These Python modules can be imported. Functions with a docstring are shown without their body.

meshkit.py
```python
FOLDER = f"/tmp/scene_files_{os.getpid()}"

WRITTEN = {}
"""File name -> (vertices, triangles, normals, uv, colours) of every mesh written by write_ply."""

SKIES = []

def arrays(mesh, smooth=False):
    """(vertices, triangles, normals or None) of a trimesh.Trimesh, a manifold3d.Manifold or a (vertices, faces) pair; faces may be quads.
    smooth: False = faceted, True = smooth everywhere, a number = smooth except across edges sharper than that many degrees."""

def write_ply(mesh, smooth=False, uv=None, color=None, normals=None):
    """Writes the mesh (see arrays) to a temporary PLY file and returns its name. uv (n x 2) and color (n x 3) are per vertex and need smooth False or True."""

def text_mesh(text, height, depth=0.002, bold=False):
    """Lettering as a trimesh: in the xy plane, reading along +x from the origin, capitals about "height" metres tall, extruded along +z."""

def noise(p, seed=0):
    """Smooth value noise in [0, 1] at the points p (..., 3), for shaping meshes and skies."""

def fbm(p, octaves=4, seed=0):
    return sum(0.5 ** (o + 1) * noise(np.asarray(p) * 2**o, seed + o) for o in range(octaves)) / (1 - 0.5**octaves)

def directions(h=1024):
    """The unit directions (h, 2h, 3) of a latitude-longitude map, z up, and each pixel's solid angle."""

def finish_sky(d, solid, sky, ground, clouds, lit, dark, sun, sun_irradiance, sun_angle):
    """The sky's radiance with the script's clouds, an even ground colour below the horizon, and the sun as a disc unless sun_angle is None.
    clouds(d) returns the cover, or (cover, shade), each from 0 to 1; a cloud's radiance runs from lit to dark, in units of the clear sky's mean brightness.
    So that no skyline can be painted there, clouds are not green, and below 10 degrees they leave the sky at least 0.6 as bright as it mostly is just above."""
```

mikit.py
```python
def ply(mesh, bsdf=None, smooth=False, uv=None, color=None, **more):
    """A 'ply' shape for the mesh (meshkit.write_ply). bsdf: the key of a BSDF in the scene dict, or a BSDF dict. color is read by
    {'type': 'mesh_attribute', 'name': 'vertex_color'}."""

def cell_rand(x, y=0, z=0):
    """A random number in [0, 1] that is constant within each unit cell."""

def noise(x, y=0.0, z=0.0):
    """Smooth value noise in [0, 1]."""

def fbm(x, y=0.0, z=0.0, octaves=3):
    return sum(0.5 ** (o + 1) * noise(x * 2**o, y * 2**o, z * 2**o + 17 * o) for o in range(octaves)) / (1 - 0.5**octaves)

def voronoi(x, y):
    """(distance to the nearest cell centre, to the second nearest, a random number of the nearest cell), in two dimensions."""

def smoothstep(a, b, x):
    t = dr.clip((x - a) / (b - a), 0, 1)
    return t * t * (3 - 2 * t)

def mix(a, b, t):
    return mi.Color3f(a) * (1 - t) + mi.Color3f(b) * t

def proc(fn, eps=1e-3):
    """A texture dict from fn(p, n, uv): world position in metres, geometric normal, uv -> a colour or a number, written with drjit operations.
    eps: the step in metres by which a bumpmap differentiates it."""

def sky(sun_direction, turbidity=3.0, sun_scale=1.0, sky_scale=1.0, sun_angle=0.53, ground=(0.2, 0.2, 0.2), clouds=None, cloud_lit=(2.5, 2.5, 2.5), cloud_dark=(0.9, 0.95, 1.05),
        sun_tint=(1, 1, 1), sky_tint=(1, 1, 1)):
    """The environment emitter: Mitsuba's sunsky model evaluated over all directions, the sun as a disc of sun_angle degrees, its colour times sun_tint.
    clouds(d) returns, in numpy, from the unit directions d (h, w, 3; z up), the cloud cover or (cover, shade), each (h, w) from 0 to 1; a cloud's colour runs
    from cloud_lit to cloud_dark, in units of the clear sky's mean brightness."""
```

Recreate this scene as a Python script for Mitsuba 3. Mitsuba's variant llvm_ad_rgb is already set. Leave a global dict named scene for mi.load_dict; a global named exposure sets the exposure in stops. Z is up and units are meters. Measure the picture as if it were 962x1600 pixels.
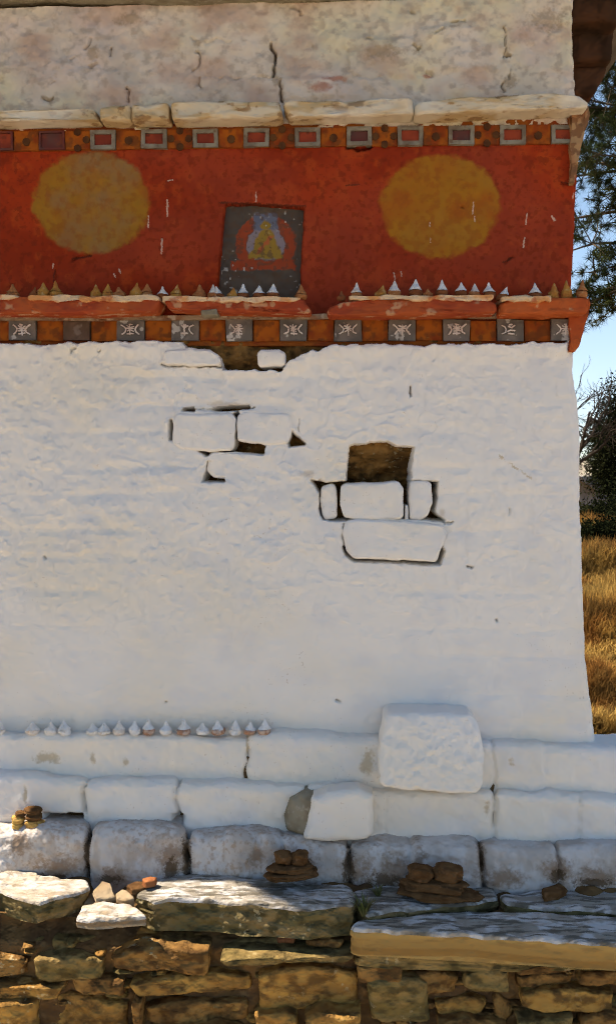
import math, random
import numpy as np, trimesh, drjit as dr, mitsuba as mi
import mikit, meshkit
from mikit import noise, fbm, smoothstep, mix
from shapely.geometry import Polygon, LineString, Point, box as sbox
from shapely.ops import unary_union
T = mi.ScalarTransform4f
random.seed(7); RNG = np.random.default_rng(11)
scene, labels = {'type': 'scene'}, {}

# ------------------------------------------------------------------ camera, sky, exposure
EYE = np.array([0.0, -3.0, 1.65]); F = 1440.0; YAW, PITCH = math.radians(2.2), math.radians(-3.2)
FW = np.array([-math.sin(YAW)*math.cos(PITCH), math.cos(YAW)*math.cos(PITCH), math.sin(PITCH)])
RT = np.array([math.cos(YAW), math.sin(YAW), 0.0]); UP = np.cross(RT, FW)
scene['camera'] = {'type': 'perspective', 'fov': math.degrees(2*math.atan(481/F)), 'fov_axis': 'x', 'near_clip': 0.05, 'far_clip': 2000.0,
                   'to_world': T().look_at(origin=EYE.tolist(), target=(EYE+FW).tolist(), up=[0, 0, 1])}
SUN_EL, SUN_BACK = math.radians(58), math.radians(7)
SUN = [-math.cos(SUN_EL)*math.cos(SUN_BACK), math.cos(SUN_EL)*math.sin(SUN_BACK), math.sin(SUN_EL)]
scene['sky'] = mikit.sky(SUN, turbidity=2.2, sky_scale=.82, sky_tint=(1.11, 1.0, .89), ground=(.28, .25, .2))
exposure = 2.8

def ray(px, py):
    return FW + RT*((px-481)/F) - UP*((py-800)/F)
def at(px, py, y):                       # a point measured on the photo, on the upright plane Y = y
    d = ray(px, py); return EYE + d*((y-EYE[1])/d[1])
def atz(px, py, z):                      # the same on the level plane Z = z
    d = ray(px, py); return EYE + d*((z-EYE[2])/d[2])
def XZ(pts, y=0.0):
    return np.array([at(px, py, y)[[0, 2]] for px, py in pts])
def XY(pts, z):
    return np.array([atz(px, py, z)[:2] for px, py in pts])
S = 3.0/F                                # metres per photo pixel on the wall

# ------------------------------------------------------------------ helpers
def key_for(base):
    k, i = base, 0
    while k in scene or k in labels:
        i += 1; k = '%s_%03d' % (base, i)
    return k
def thing(name, label, cat, group=None, kind=None):
    k = key_for(name); labels[k] = {'label': label}
    if cat: labels[k]['category'] = cat
    if group: labels[k]['group'] = group
    if kind: labels[k]['kind'] = kind
    return k
def part(name, mesh, mat, parent, smooth=35, label=None):
    k = key_for(parent+'__'+name)
    scene[k] = mikit.ply(mesh, mat, smooth=smooth)
    if label: labels[k] = {'label': label}
    return k
def solo(name, mesh, mat, label, cat, smooth=35, group=None, kind=None):
    k = thing(name, label, cat, group, kind)
    scene[k] = mikit.ply(mesh, mat, smooth=smooth); return k
def fb(x, y, z=0.0, o=4, seed=0):
    p = np.stack(np.broadcast_arrays(np.asarray(x, float), np.asarray(y, float), np.asarray(z, float)), -1)
    return meshkit.fbm(p, o, seed)
def sst(a, b, x):
    t = np.clip((x-a)/(b-a), 0, 1); return t*t*(3-2*t)
def sd_poly(P, poly):
    poly = np.asarray(poly, float); d = np.full(len(P), 1e9); inside = np.zeros(len(P), bool)
    for a, b in zip(poly, np.roll(poly, -1, 0)):
        e = b-a; w = P-a; t = np.clip((w@e)/max(e@e, 1e-12), 0, 1)
        d = np.minimum(d, np.linalg.norm(w-t[:, None]*e, axis=1))
        c = ((a[1] > P[:, 1]) != (b[1] > P[:, 1]))
        with np.errstate(divide='ignore', invalid='ignore'):
            xi = a[0]+(P[:, 1]-a[1])*(b[0]-a[0])/(b[1]-a[1])
        inside ^= c & (P[:, 0] < xi)
    return np.where(inside, -d, d)
def sd_line(P, line):
    d = np.full(len(P), 1e9)
    for a, b in zip(line[:-1], line[1:]):
        e = b-a; w = P-a; t = np.clip((w@e)/max(e@e, 1e-12), 0, 1)
        d = np.minimum(d, np.linalg.norm(w-t[:, None]*e, axis=1))
    return d
def carve(h, X, Z, pts, depth, soft=0.004, line=None, wob=0.004, seed=0):
    """sinks the relief h inside a polygon (or along a line of half width `line`)"""
    pts = np.asarray(pts); lo, hi = pts.min(0)-0.03, pts.max(0)+0.03
    m = (X > lo[0]) & (X < hi[0]) & (Z > lo[1]) & (Z < hi[1])
    if not m.any(): return
    P = np.stack([X[m], Z[m]], 1)
    if line: P = P+np.stack([fb(P[:, 0]*45, P[:, 1]*45, 3, 3, 90)-.5, fb(P[:, 0]*45, P[:, 1]*45, 7, 3, 91)-.5], 1)*.022
    n = (fb(P[:, 0]*55, P[:, 1]*55, seed, 3, seed)-.5)*2*wob
    d = (sd_line(P, pts)-line if line else sd_poly(P, pts)) + n
    h[m] -= depth*sst(soft, -soft, d)
def grid_faces(nr, nc):
    i = np.arange(nr*nc).reshape(nr, nc)
    a, b, c, d = i[:-1, :-1].ravel(), i[:-1, 1:].ravel(), i[1:, 1:].ravel(), i[1:, :-1].ravel()
    return np.vstack([np.stack([a, b, c], 1), np.stack([a, c, d], 1)])
def wall_sheet(z0, z1, dz, xR, xL, xf, dx, relief, y0, r=0.03, depth=3.4, drop=None):
    """a masonry face with modelled relief: runs from xL (out of frame) to the corner xR(z), turns it with radius r and goes back along the side"""
    zs = np.linspace(z0, z1, max(2, int((z1-z0)/dz)))
    nf = int((xR(zs).max()-xf)/dx); t = np.linspace(0, 1, nf)
    coarse = np.linspace(xL, xf, 12)[:-1]
    arc = np.radians([15, 30, 45, 60, 75, 90]); side = np.concatenate([np.linspace(0.04, 0.4, 14), [0.7, 1.2, 2, depth]])+r
    Z = np.repeat(zs[:, None], len(coarse)+nf+len(arc)+len(side), 1); R = xR(zs)[:, None]
    X = np.hstack([np.repeat(coarse[None], len(zs), 0), xf+t[None]*(R-r-xf), R-r+r*np.sin(arc)[None], np.repeat(R, len(side), 1)])
    Yb = np.hstack([np.zeros((len(zs), len(coarse)+nf)), np.repeat((r-r*np.cos(arc))[None], len(zs), 0), np.repeat(side[None], len(zs), 0)])
    nx = np.hstack([np.zeros(len(coarse)+nf), np.sin(arc), np.ones(len(side))]); ny = np.hstack([-np.ones(len(coarse)+nf), -np.cos(arc), np.zeros(len(side))])
    h = np.zeros(X.size); relief(h, (X+Yb*0.7).ravel(), Z.ravel(), (ny < -.99)[None].repeat(len(zs), 0).ravel())
    h = h.reshape(X.shape)
    V = np.stack([X+nx*h, y0(Z)+Yb+ny*h, Z], -1).reshape(-1, 3)
    f = grid_faces(*X.shape)
    if drop is not None: f = f[(h.ravel()[f] > drop).any(1)]
    used = np.unique(f); re = np.full(len(V), -1); re[used] = np.arange(len(used))
    return trimesh.Trimesh(V[used], re[f], process=False)
def plate(poly, yf, thick):
    """a thin upright plate: outline in (x, z), front face at Y = yf"""
    out = []
    for g in getattr(poly, 'geoms', [poly]):
        if g.is_empty: continue
        m = trimesh.creation.extrude_polygon(g, thick, engine='earcut'); v = m.vertices.copy()
        m.vertices = np.stack([v[:, 0], yf+thick-v[:, 2], v[:, 1]], 1); out.append(m)
    return trimesh.util.concatenate(out)
def loft(poly, thick, rnd=0.02, amp=0.004, edge=0.004, seed=0, strat=0.0, N=60, levels=3, corner=0.012, freq=14., taper=0.0, rings=None, side=0.0):
    """a stone with a rounded uneven face: outline in (u, v), face at w = 0, body down to w = -thick"""
    g = Polygon(poly).buffer(0); g2 = g.buffer(-corner).buffer(corner)
    if not g2.is_empty and g2.geom_type == 'Polygon': g = g2
    c = np.array(g.centroid.coords[0]); ring = g.exterior
    B = np.array([ring.interpolate(s, normalized=True).coords[0] for s in np.linspace(0, 1, N, endpoint=False)])
    if not ring.is_ccw: B = B[::-1]
    B = B + (B-c)/np.linalg.norm(B-c, axis=1, keepdims=True)*((fb(B[:, 0]*30, B[:, 1]*30, seed*3.1, 3, seed)-.5)*2*edge)[:, None]
    fr = np.array([.12, .3, .48, .64, .77, .86, .92, .96, .985, 1.0])
    if rings: fr = np.concatenate([np.linspace(.04, .84, rings), [.88, .92, .955, .98, .993, 1.0]])
    V = [np.array([[c[0], c[1], 0.0]])]
    for f_ in fr:
        P = c+f_*(B-c); d = (1-f_)*np.linalg.norm(B-c, axis=1)*0.85
        q = np.clip(rnd-d, 0, rnd); w = -(rnd-np.sqrt(np.maximum(rnd*rnd-q*q, 0)))
        V.append(np.column_stack([P, w]))
    for l in range(1, levels+1):
        t = l/levels; w = -rnd-(thick-rnd)*t
        s = 1-taper*t
        P = c+(B-c)*s
        if strat: P = P+(B-c)/np.linalg.norm(B-c, axis=1, keepdims=True)*(strat*(fb(B[:, 0]*7, B[:, 1]*7, l*2.7+seed, 3, seed+l)-.5)*2)[:, None]
        if side: P = P+(B-c)/np.linalg.norm(B-c, axis=1, keepdims=True)*(side*(fb(B[:, 0]*32, B[:, 1]*32, l*.9+seed, 4, seed+7)-.5)*2)[:, None]
        V.append(np.column_stack([P, np.full(N, w)]))
    V = np.vstack(V)
    n = (fb(V[:, 0]*freq, V[:, 1]*freq, V[:, 2]*freq+seed*1.7, 5, seed)-.5)*2*amp
    V[:1+N*len(fr), 2] += n[:1+N*len(fr)]
    i = np.arange(N); j = (i+1) % N; fs = [np.stack([0*i, 1+i, 1+j], 1)]
    rows = len(fr)+levels
    for k in range(rows-1):
        a = 1+k*N
        fs += [np.stack([a+i, a+N+i, a+N+j], 1), np.stack([a+i, a+N+j, a+j], 1)]
    cap = len(fs)
    V = np.vstack([V, [[c[0], c[1], -thick]]]); a = 1+(rows-1)*N
    fs.append(np.stack([0*i+len(V)-1, a+j, a+i], 1))
    return V, np.vstack(fs), N+2*N*(len(fr)-1)
def wall_stone(px, yf, depth, tilt=(0, 0), **k):
    """a stone in a wall, its face outline read off the photo at the plane Y = yf"""
    P = XZ(px, yf); V, f, _ = loft(P, depth, **k); c = P.mean(0)
    return trimesh.Trimesh(np.stack([V[:, 0], yf-V[:, 2]+(V[:, 0]-c[0])*tilt[0]+(V[:, 1]-c[1])*tilt[1], V[:, 1]], 1), f, process=False)
def flat_stone(px, zt, thick, tilt=(0, 0), **k):
    """a slab lying flat, its top outline read off the photo at the height zt; returns (body, top face)"""
    P = XY(px, zt); V, f, nt = loft(P, thick, **k); c = P.mean(0)
    V = np.stack([V[:, 0], V[:, 1], zt+V[:, 2]+(V[:, 0]-c[0])*tilt[0]+(V[:, 1]-c[1])*tilt[1]], 1)
    return V, f, nt
def quad(x0, x1, yt0, yt1, yb0, yb1, j=2.0, n=3):
    """a wall stone's outline from its photo box, edges a little uneven"""
    top = [(x0+(x1-x0)*t, yt0+(yt1-yt0)*t+random.uniform(-j, j)) for t in np.linspace(0, 1, n+1)]
    bot = [(x1+(x0-x1)*t, yb1+(yb0-yb1)*t+random.uniform(-j, j)) for t in np.linspace(0, 1, n+1)]
    return top+bot
def rock(c, size, seed, rotz=0, sub=3, rough=0.35, flat=0.0):
    m = trimesh.creation.icosphere(subdivisions=sub); v = m.vertices
    b = np.sign(v)*np.abs(v)**0.75; b /= np.abs(b).max()
    n = fb(v[:, 0]*1.6+seed, v[:, 1]*1.6, v[:, 2]*1.6, 4, seed)
    v = b*(1+rough*(n-.5)*2)[:, None]*np.asarray(size)/2
    if flat: v[:, 2] = np.maximum(v[:, 2], -size[2]/2*flat)
    a = math.radians(rotz); R = np.array([[math.cos(a), -math.sin(a), 0], [math.sin(a), math.cos(a), 0], [0, 0, 1]])
    v = v@R.T; v[:, 2] -= v[:, 2].min()
    m.vertices = v+np.asarray(c); return m
def tube(pts, radii, sides=6):
    p = np.asarray(pts, float); t = np.gradient(p, axis=0); t /= np.linalg.norm(t, axis=1, keepdims=True)+1e-12
    a = np.cross(t, np.where(np.abs(t[:, 2:]) < .9, [0, 0, 1.], [1., 0, 0])); a /= np.linalg.norm(a, axis=1, keepdims=True)+1e-12
    b = np.cross(t, a); an = np.arange(sides)*2*np.pi/sides
    v = p[:, None]+np.broadcast_to(radii, (len(p),))[:, None, None]*(np.cos(an)[None, :, None]*a[:, None]+np.sin(an)[None, :, None]*b[:, None])
    i, j = np.meshgrid(np.arange(len(p)-1), np.arange(sides), indexing='ij')
    q = np.stack([i*sides+j, i*sides+(j+1) % sides, (i+1)*sides+(j+1) % sides, (i+1)*sides+j], -1).reshape(-1, 4)
    return trimesh.Trimesh(v.reshape(-1, 3), np.vstack([q[:, [0, 1, 2]], q[:, [0, 2, 3]]]), process=False)
def cat(ms): return trimesh.util.concatenate(ms)

# ------------------------------------------------------------------ materials (procedural, real base colours)
def mat(name, fn, bump=None, rough=None, scale=1.0, eps=1.5e-3):
    d = {'type': 'diffuse', 'reflectance': mikit.proc(fn)}
    if rough is not None: d = {'type': 'principled', 'base_color': mikit.proc(fn), 'roughness': rough, 'specular': 0.35}
    if bump is not None: d = {'type': 'bumpmap', 'arbitrary': mikit.proc(bump, eps), 'scale': scale, 'bsdf': d}
    scene[name] = {'type': 'twosided', 'bsdf': d}
def spots(p, lst, f=22., lo=.30, hi=.62):
    """patches of dirt or paint lying at given places on the wall, with a ragged outline of their own"""
    n = fbm(p.x*f, p.z*f, p.y*f, 4)*.55+fbm(p.x*f*4, p.z*f*4, p.y*f*4, 3)*.45; m = mi.Float(0)
    for x, z, rx, rz in lst:
        d = dr.sqrt(dr.square((p.x-x)/rx)+dr.square((p.z-z)/rz))
        m = dr.maximum(m, smoothstep(lo, hi, n*0.9-d*0.55+0.28))
    return m
def strokes(p, lst, y=0.0):
    m = mi.Float(0)
    for (x0, z0, x1, z1, w) in lst:
        ex, ez = x1-x0, z1-z0; t = dr.clip(((p.x-x0)*ex+(p.z-z0)*ez)/(ex*ex+ez*ez+1e-9), 0, 1)
        d = dr.sqrt(dr.square(p.x-x0-ex*t)+dr.square(p.z-z0-ez*t))+(noise(p.x*300, p.z*300)-.5)*w
        m = dr.maximum(m, smoothstep(w*.8, w*.3, d))
    return m
def SP(lst, y=0.0):
    out = []
    for px, py, rx, ry in lst:
        a = at(px, py, y); out.append((float(a[0]), float(a[2]), rx*S, ry*S))
    return out
def ST(lst, y=0.0):
    out = []
    for a, b, c, d, w in lst:
        p, q = at(a, b, y), at(c, d, y); out.append((float(p[0]), float(p[2]), float(q[0]), float(q[2]), w*S))
    return out
def grain(a, f1, b, f2):
    return lambda p, n, uv: a*fbm(p.x*f1, p.y*f1, p.z*f1, 3)+b*noise(p.x*f2, p.y*f2, p.z*f2)
G_PLASTER = grain(0.006, 45., 0.0006, 420.)
G_STONE = grain(0.012, 40., 0.0012, 300.)

W_ST = SP([(640, 610, 6, 10), (480, 740, 20, 10), (470, 690, 14, 10), (350, 632, 50, 8), (690, 800, 10, 14), (566, 1190, 10, 10)])
W_SC = ST([(780, 713, 800, 728, 4), (800, 728, 828, 747, 3)])
def c_white(p, n, uv):
    a = fbm(p.x*2.3, p.z*3.1, p.y, 4); b = fbm(p.x*13, p.z*15, p.y*9, 3); s = noise(p.x*190, p.z*190, p.y*190)
    c = mix((.77, .74, .69), (.74, .68, .56), smoothstep(.42, .72, a)*.55)
    c = mix(c, (.66, .655, .66), smoothstep(.45, .80, b)*.5)
    c = mix(c, (.50, .42, .32), spots(p, W_ST)*.55)
    c = mix(c, (.52, .42, .27), strokes(p, W_SC)*smoothstep(.36, .6, fbm(p.x*60, p.z*60, 2., 3))*.8)
    c = mix(c, (.45, .36, .27), smoothstep(.86, .97, s)*smoothstep(.5, .7, fbm(p.x*5, p.z*5, 3.))*.5)
    return c
mat('whitewash', c_white, G_PLASTER)
PL_ST = SP([(68, 1190, 30, 14), (140, 1190, 9, 14), (193, 1196, 9, 12), (575, 1195, 20, 34), (384, 1172, 5, 26), (44, 1238, 6, 22), (800, 1196, 10, 12), (270, 1290, 14, 16), (760, 1262, 8, 22)], -.1)
def c_plinth(p, n, uv):
    c = c_white(p, n, uv)
    return mix(c, (.47, .38, .24), spots(p, PL_ST, 30.)*.75)
mat('whitewash_steps', c_plinth, G_PLASTER)
C_ST = SP([(90, 1355, 70, 34), (180, 1365, 34, 24), (268, 1335, 34, 40), (400, 1340, 22, 26), (470, 1350, 40, 30), (560, 1365, 40, 40), (620, 1360, 40, 40), (655, 1345, 16, 40), (752, 1350, 14, 40), (870, 1360, 40, 30), (930, 1370, 50, 26), (780, 1370, 60, 22), (30, 1320, 30, 30)], -.19)
C_JT = SP([(136, 1340, 8, 60), (291, 1345, 12, 60), (268, 1360, 20, 30), (175, 1372, 30, 14), (545, 1360, 14, 40), (600, 1375, 40, 18), (655, 1372, 20, 20), (753, 1350, 5, 40), (870, 1368, 20, 16), (930, 1380, 50, 12), (80, 1372, 60, 12)], -.19)
def c_course(p, n, uv):
    g = fbm(p.x*22, p.z*14, p.y*22, 5); g2 = fbm(p.x*110, p.z*90, p.y*110, 3); a = fbm(p.x*4, p.z*5, 3., 3)
    c = mix((.55, .53, .51), (.43, .38, .33), smoothstep(.40, .62, g)*.8)
    c = mix(c, (.34, .24, .16), smoothstep(.44, .74, g2)*smoothstep(.38, .62, a)*.6)
    c = mix(c, (.24, .16, .10), spots(p, C_ST, 38., .24, .66)*.8)
    return mix(c, (.10, .065, .035), spots(p, C_JT, 60., .3, .55)*.9)
mat('whitewash_dirty', c_course, G_STONE)
U_RED = SP([(520, 118, 34, 10), (670, 112, 12, 6), (660, 215, 6, 6), (500, 130, 40, 14)])
U_DIRT = SP([(140, 75, 16, 22), (75, 155, 10, 8), (600, 75, 50, 20), (650, 75, 10, 8), (712, 35, 16, 6), (430, 120, 10, 22), (800, 120, 20, 16), (305, 60, 10, 10), (860, 20, 60, 30), (200, 20, 40, 16)])
def c_upper(p, n, uv):
    a = fbm(p.x*2.6, p.z*4, p.y, 4); b = fbm(p.x*10, p.z*12, 5., 4); g = fbm(p.x*5, p.z*6, 11., 3)
    c = mix((.57, .51, .45), (.58, .54, .38), smoothstep(.45, .66, a)*.8)
    c = mix(c, (.52, .44, .42), smoothstep(.40, .75, g)*.7)
    c = mix(c, (.40, .37, .33), smoothstep(.40, .78, b)*.6)
    c = mix(c, (.30, .25, .20), smoothstep(.46, .78, fbm(p.x*44, p.z*50, 2., 4))*.55)
    c = mix(c, (.40, .26, .20), smoothstep(.46, .76, fbm(p.x*7+2., p.z*12, 9., 5))*.55)
    c = mix(c, (.33, .13, .08), spots(p, U_RED)*.75)
    return mix(c, (.25, .18, .11), spots(p, U_DIRT, 40.)*.55)*mi.Color3f(1.14, 1.12, 1.06)
mat('old_limewash', c_upper, G_PLASTER)
def c_cream(p, n, uv):
    a = fbm(p.x*9, p.z*30, p.y*9, 4); b = fbm(p.x*40, p.z*60, p.y*40, 3)
    c = mix((.60, .52, .38), (.50, .37, .20), smoothstep(.46, .62, a))
    c = mix(c, (.25, .14, .06), smoothstep(.54, .68, b)*smoothstep(.38, .6, a)*.8)
    return mix(c, (.70, .66, .56), smoothstep(.56, .7, fbm(p.x*4, p.z*9, 2.))*.6)
mat('cream_limestone', c_cream, G_STONE)
DISC = [(at(143, 316, .03), 92*S, 79*S), (at(687, 322, .03), 92*S, 79*S)]
R_SC = ST([(261, 312, 261, 337, 2.2), (232, 337, 231, 355, 1.8), (253, 374, 252, 396, 2.4), (186, 420, 188, 426, 2), (178, 428, 180, 433, 2.2), (739, 316, 738, 334, 1.7), (741, 338, 741, 346, 1.5), (823, 333, 821, 350, 1.8), (819, 371, 817, 386, 1.8), (671, 348, 671, 354, 1.4), (672, 372, 672, 378, 1.3), (897, 302, 895, 308, 2.2), (400, 300, 400, 314, 1.8), (615, 427, 617, 437, 1.8), (626, 424, 627, 431, 1.6), (262, 282, 270, 280, 1.6), (83, 412, 82, 418, 2.0), (862, 338, 866, 344, 2.6)], .03)
R_DK = ST([(113, 404, 142, 399, 3), (85, 420, 83, 440, 1.6), (878, 283, 903, 290, 2), (345, 316, 476, 322, 3), (785, 410, 800, 402, 2.4), (540, 290, 560, 288, 2.4)], .03)
def c_red(p, n, uv):
    a = fbm(p.x*5, p.z*6, 1., 4); b = fbm(p.x*28, p.z*28, 2., 3); s = noise(p.x*140, p.z*140)
    c = mix((.34, .048, .016), (.26, .036, .014), smoothstep(.42, .62, a))
    c = mix(c, (.40, .075, .020), smoothstep(.50, .76, b)*.6)
    c = mix(c, (.27, .062, .036), smoothstep(.42, .74, fbm(p.x*2.2+4., p.z*3, 8.))*.5)
    c = mix(c, (.20, .035, .018), smoothstep(.62, .85, s)*.35)
    c = mix(c, (.16, .03, .014), smoothstep(.56, .70, fbm(p.x*70, p.z*70, 4., 3))*.5)
    c = c*mi.Color3f(.98, .82, .74)
    fg = fbm(p.x*60, p.z*60, 7., 4)
    for k, (q, rx, rz) in enumerate(DISC):
        d = dr.sqrt(dr.square((p.x-float(q[0]))/rx)+dr.square((p.z-float(q[2]))/rz))
        m = smoothstep(1.05, .94, d+(b-.5)*.09+(a-.5)*.04+(fg-.5)*.08)
        y = mix((.32, .165, .022), (.30, .11, .02), smoothstep(.34, .72, fbm(p.x*11, p.z*11, 6.+k, 4)))
        y = mix(y, (.24, .16, .075) if k == 0 else (.30, .17, .03), smoothstep(.44, .74, fbm(p.x*8+k*9, p.z*8, 3., 4))*.8)
        y = mix(y, (.24, .085, .02), smoothstep(.40, .72, fg)*.5)
        c = mix(c, y*(mi.Color3f(.96, .95, .95) if k == 0 else mi.Color3f(1.08, .93, .75)), m*.88)
    c = mix(c, (.62, .45, .35), strokes(p, R_SC)*.65)
    return mix(c, (.07, .025, .015), strokes(p, R_DK)*.7)
mat('red_ochre_plaster', c_red, grain(0.004, 60., 0.0008, 380.))
PC = at(415, 383, .05)
def c_icon(p, n, uv):
    x = (p.x-float(PC[0]))/S; z = (p.z-float(PC[2]))/S
    w = (fbm(p.x*70, p.z*70, 1., 3)-.5)
    x = x+w*7; z = z+(fbm(p.x*70, p.z*70, 9., 3)-.5)*7
    c = mix((.105, .080, .060), (.085, .068, .055), smoothstep(.4, .65, fbm(p.x*18, p.z*18, 3., 3)))
    zz = dr.select(z > 0, z, z*1.15)
    r = dr.sqrt(dr.square(x)+dr.square(zz*1.0))
    ring = smoothstep(50, 46, r)*smoothstep(28, 33, r)*smoothstep(-34, -28, z)
    base = smoothstep(52, 48, dr.abs(x+4))*smoothstep(-21, -25, z)*smoothstep(-40, -36, z)
    c = mix(c, (.30, .055, .022), dr.maximum(ring, base)*.9)
    c = mix(c, (.27, .22, .24), smoothstep(31, 28, r)*smoothstep(-24, -20, z)*.8)
    c = mix(c, (.125, .135, .18), smoothstep(21, 17, dr.abs(x))*smoothstep(22, 26, z)*smoothstep(52, 47, z))
    hw = dr.clip(9+(24-z)*.42, 6, 27)
    body = smoothstep(2, -2, dr.abs(x)-hw)*smoothstep(-23, -19, z)*smoothstep(27, 22, z)
    head = smoothstep(9, 6, dr.sqrt(dr.square(x)+dr.square(z-31)))
    c = mix(c, (.27, .17, .035), dr.maximum(body, head))
    robe = smoothstep(5, 2, dr.abs(x*.8-z*.6+2))*smoothstep(-16, -10, z)*smoothstep(17, 12, z)
    c = mix(c, (.42, .09, .04), robe*.8)
    c = mix(c, (.10, .06, .04), smoothstep(.52, .68, fbm(p.x*75, p.z*75, 5., 3))*.6)
    return mix(c, (.5, .47, .42), smoothstep(.80, .92, noise(p.x*110, p.z*110))*smoothstep(.52, .66, fbm(p.x*14, p.z*14, 7.))*.7)
mat('painted_slate', c_icon, G_STONE)
def rubble(c1, c2, c3):
    def fn(p, n, uv):
        a = fbm(p.x*9, p.z*22, p.y*9, 4); b = fbm(p.x*34, p.z*50, p.y*34, 4); l = fbm(p.x*70, p.z*70, p.y*70+5., 3)
        c = mix(c1, c2, smoothstep(.34, .66, a)); c = mix(c, c3, smoothstep(.38, .72, b)*.9)
        return mix(c, (.40, .34, .20), smoothstep(.64, .74, l)*smoothstep(.5, .62, fbm(p.x*7, p.z*7, 9.))*.7)
    return fn
def two(c1, c2, f=16., lo=.36, hi=.68, c3=None, f3=60., t3=(.56, .80), k3=.7):
    def fn(p, n, uv):
        c = mix(c1, c2, smoothstep(lo, hi, fbm(p.x*f, p.z*f, p.y*f, 4)))
        if c3 is not None: c = mix(c, c3, smoothstep(t3[0], t3[1], fbm(p.x*f3, p.z*f3, p.y*f3+4., 3))*k3)
        return c
    return fn
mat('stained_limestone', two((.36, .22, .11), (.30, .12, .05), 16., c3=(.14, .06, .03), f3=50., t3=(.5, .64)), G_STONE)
mat('orange_paint', two((.27, .085, .018), (.20, .045, .016), 22., c3=(.16, .05, .02)), G_PLASTER)
mat('orange_tile', two((.34, .095, .015), (.22, .045, .013), 24., c3=(.12, .045, .018), f3=52., t3=(.46, .74)), G_PLASTER)
mat('red_tile', two((.30, .06, .03), (.19, .04, .025), 20., c3=(.10, .035, .025)), G_PLASTER)
mat('grey_frame', two((.24, .22, .175), (.15, .12, .09), 30., c3=(.12, .06, .03)), G_PLASTER)
mat('faded_purple', two((.13, .04, .035), (.10, .055, .05), 20., c3=(.20, .06, .03)), G_PLASTER)
mat('black_dot', two((.07, .03, .015), (.11, .05, .02), 40.), None)
mat('dark_slate', two((.13, .115, .10), (.20, .165, .14), 26., c3=(.55, .52, .48), f3=38., t3=(.64, .70)), G_STONE)
mat('bronze_slate', two((.10, .065, .045), (.16, .10, .07), 26., c3=(.22, .17, .14), f3=38., t3=(.6, .75)), G_STONE)
mat('emblem_white', two((.55, .44, .38), (.62, .56, .52), 40.), None)
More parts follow.
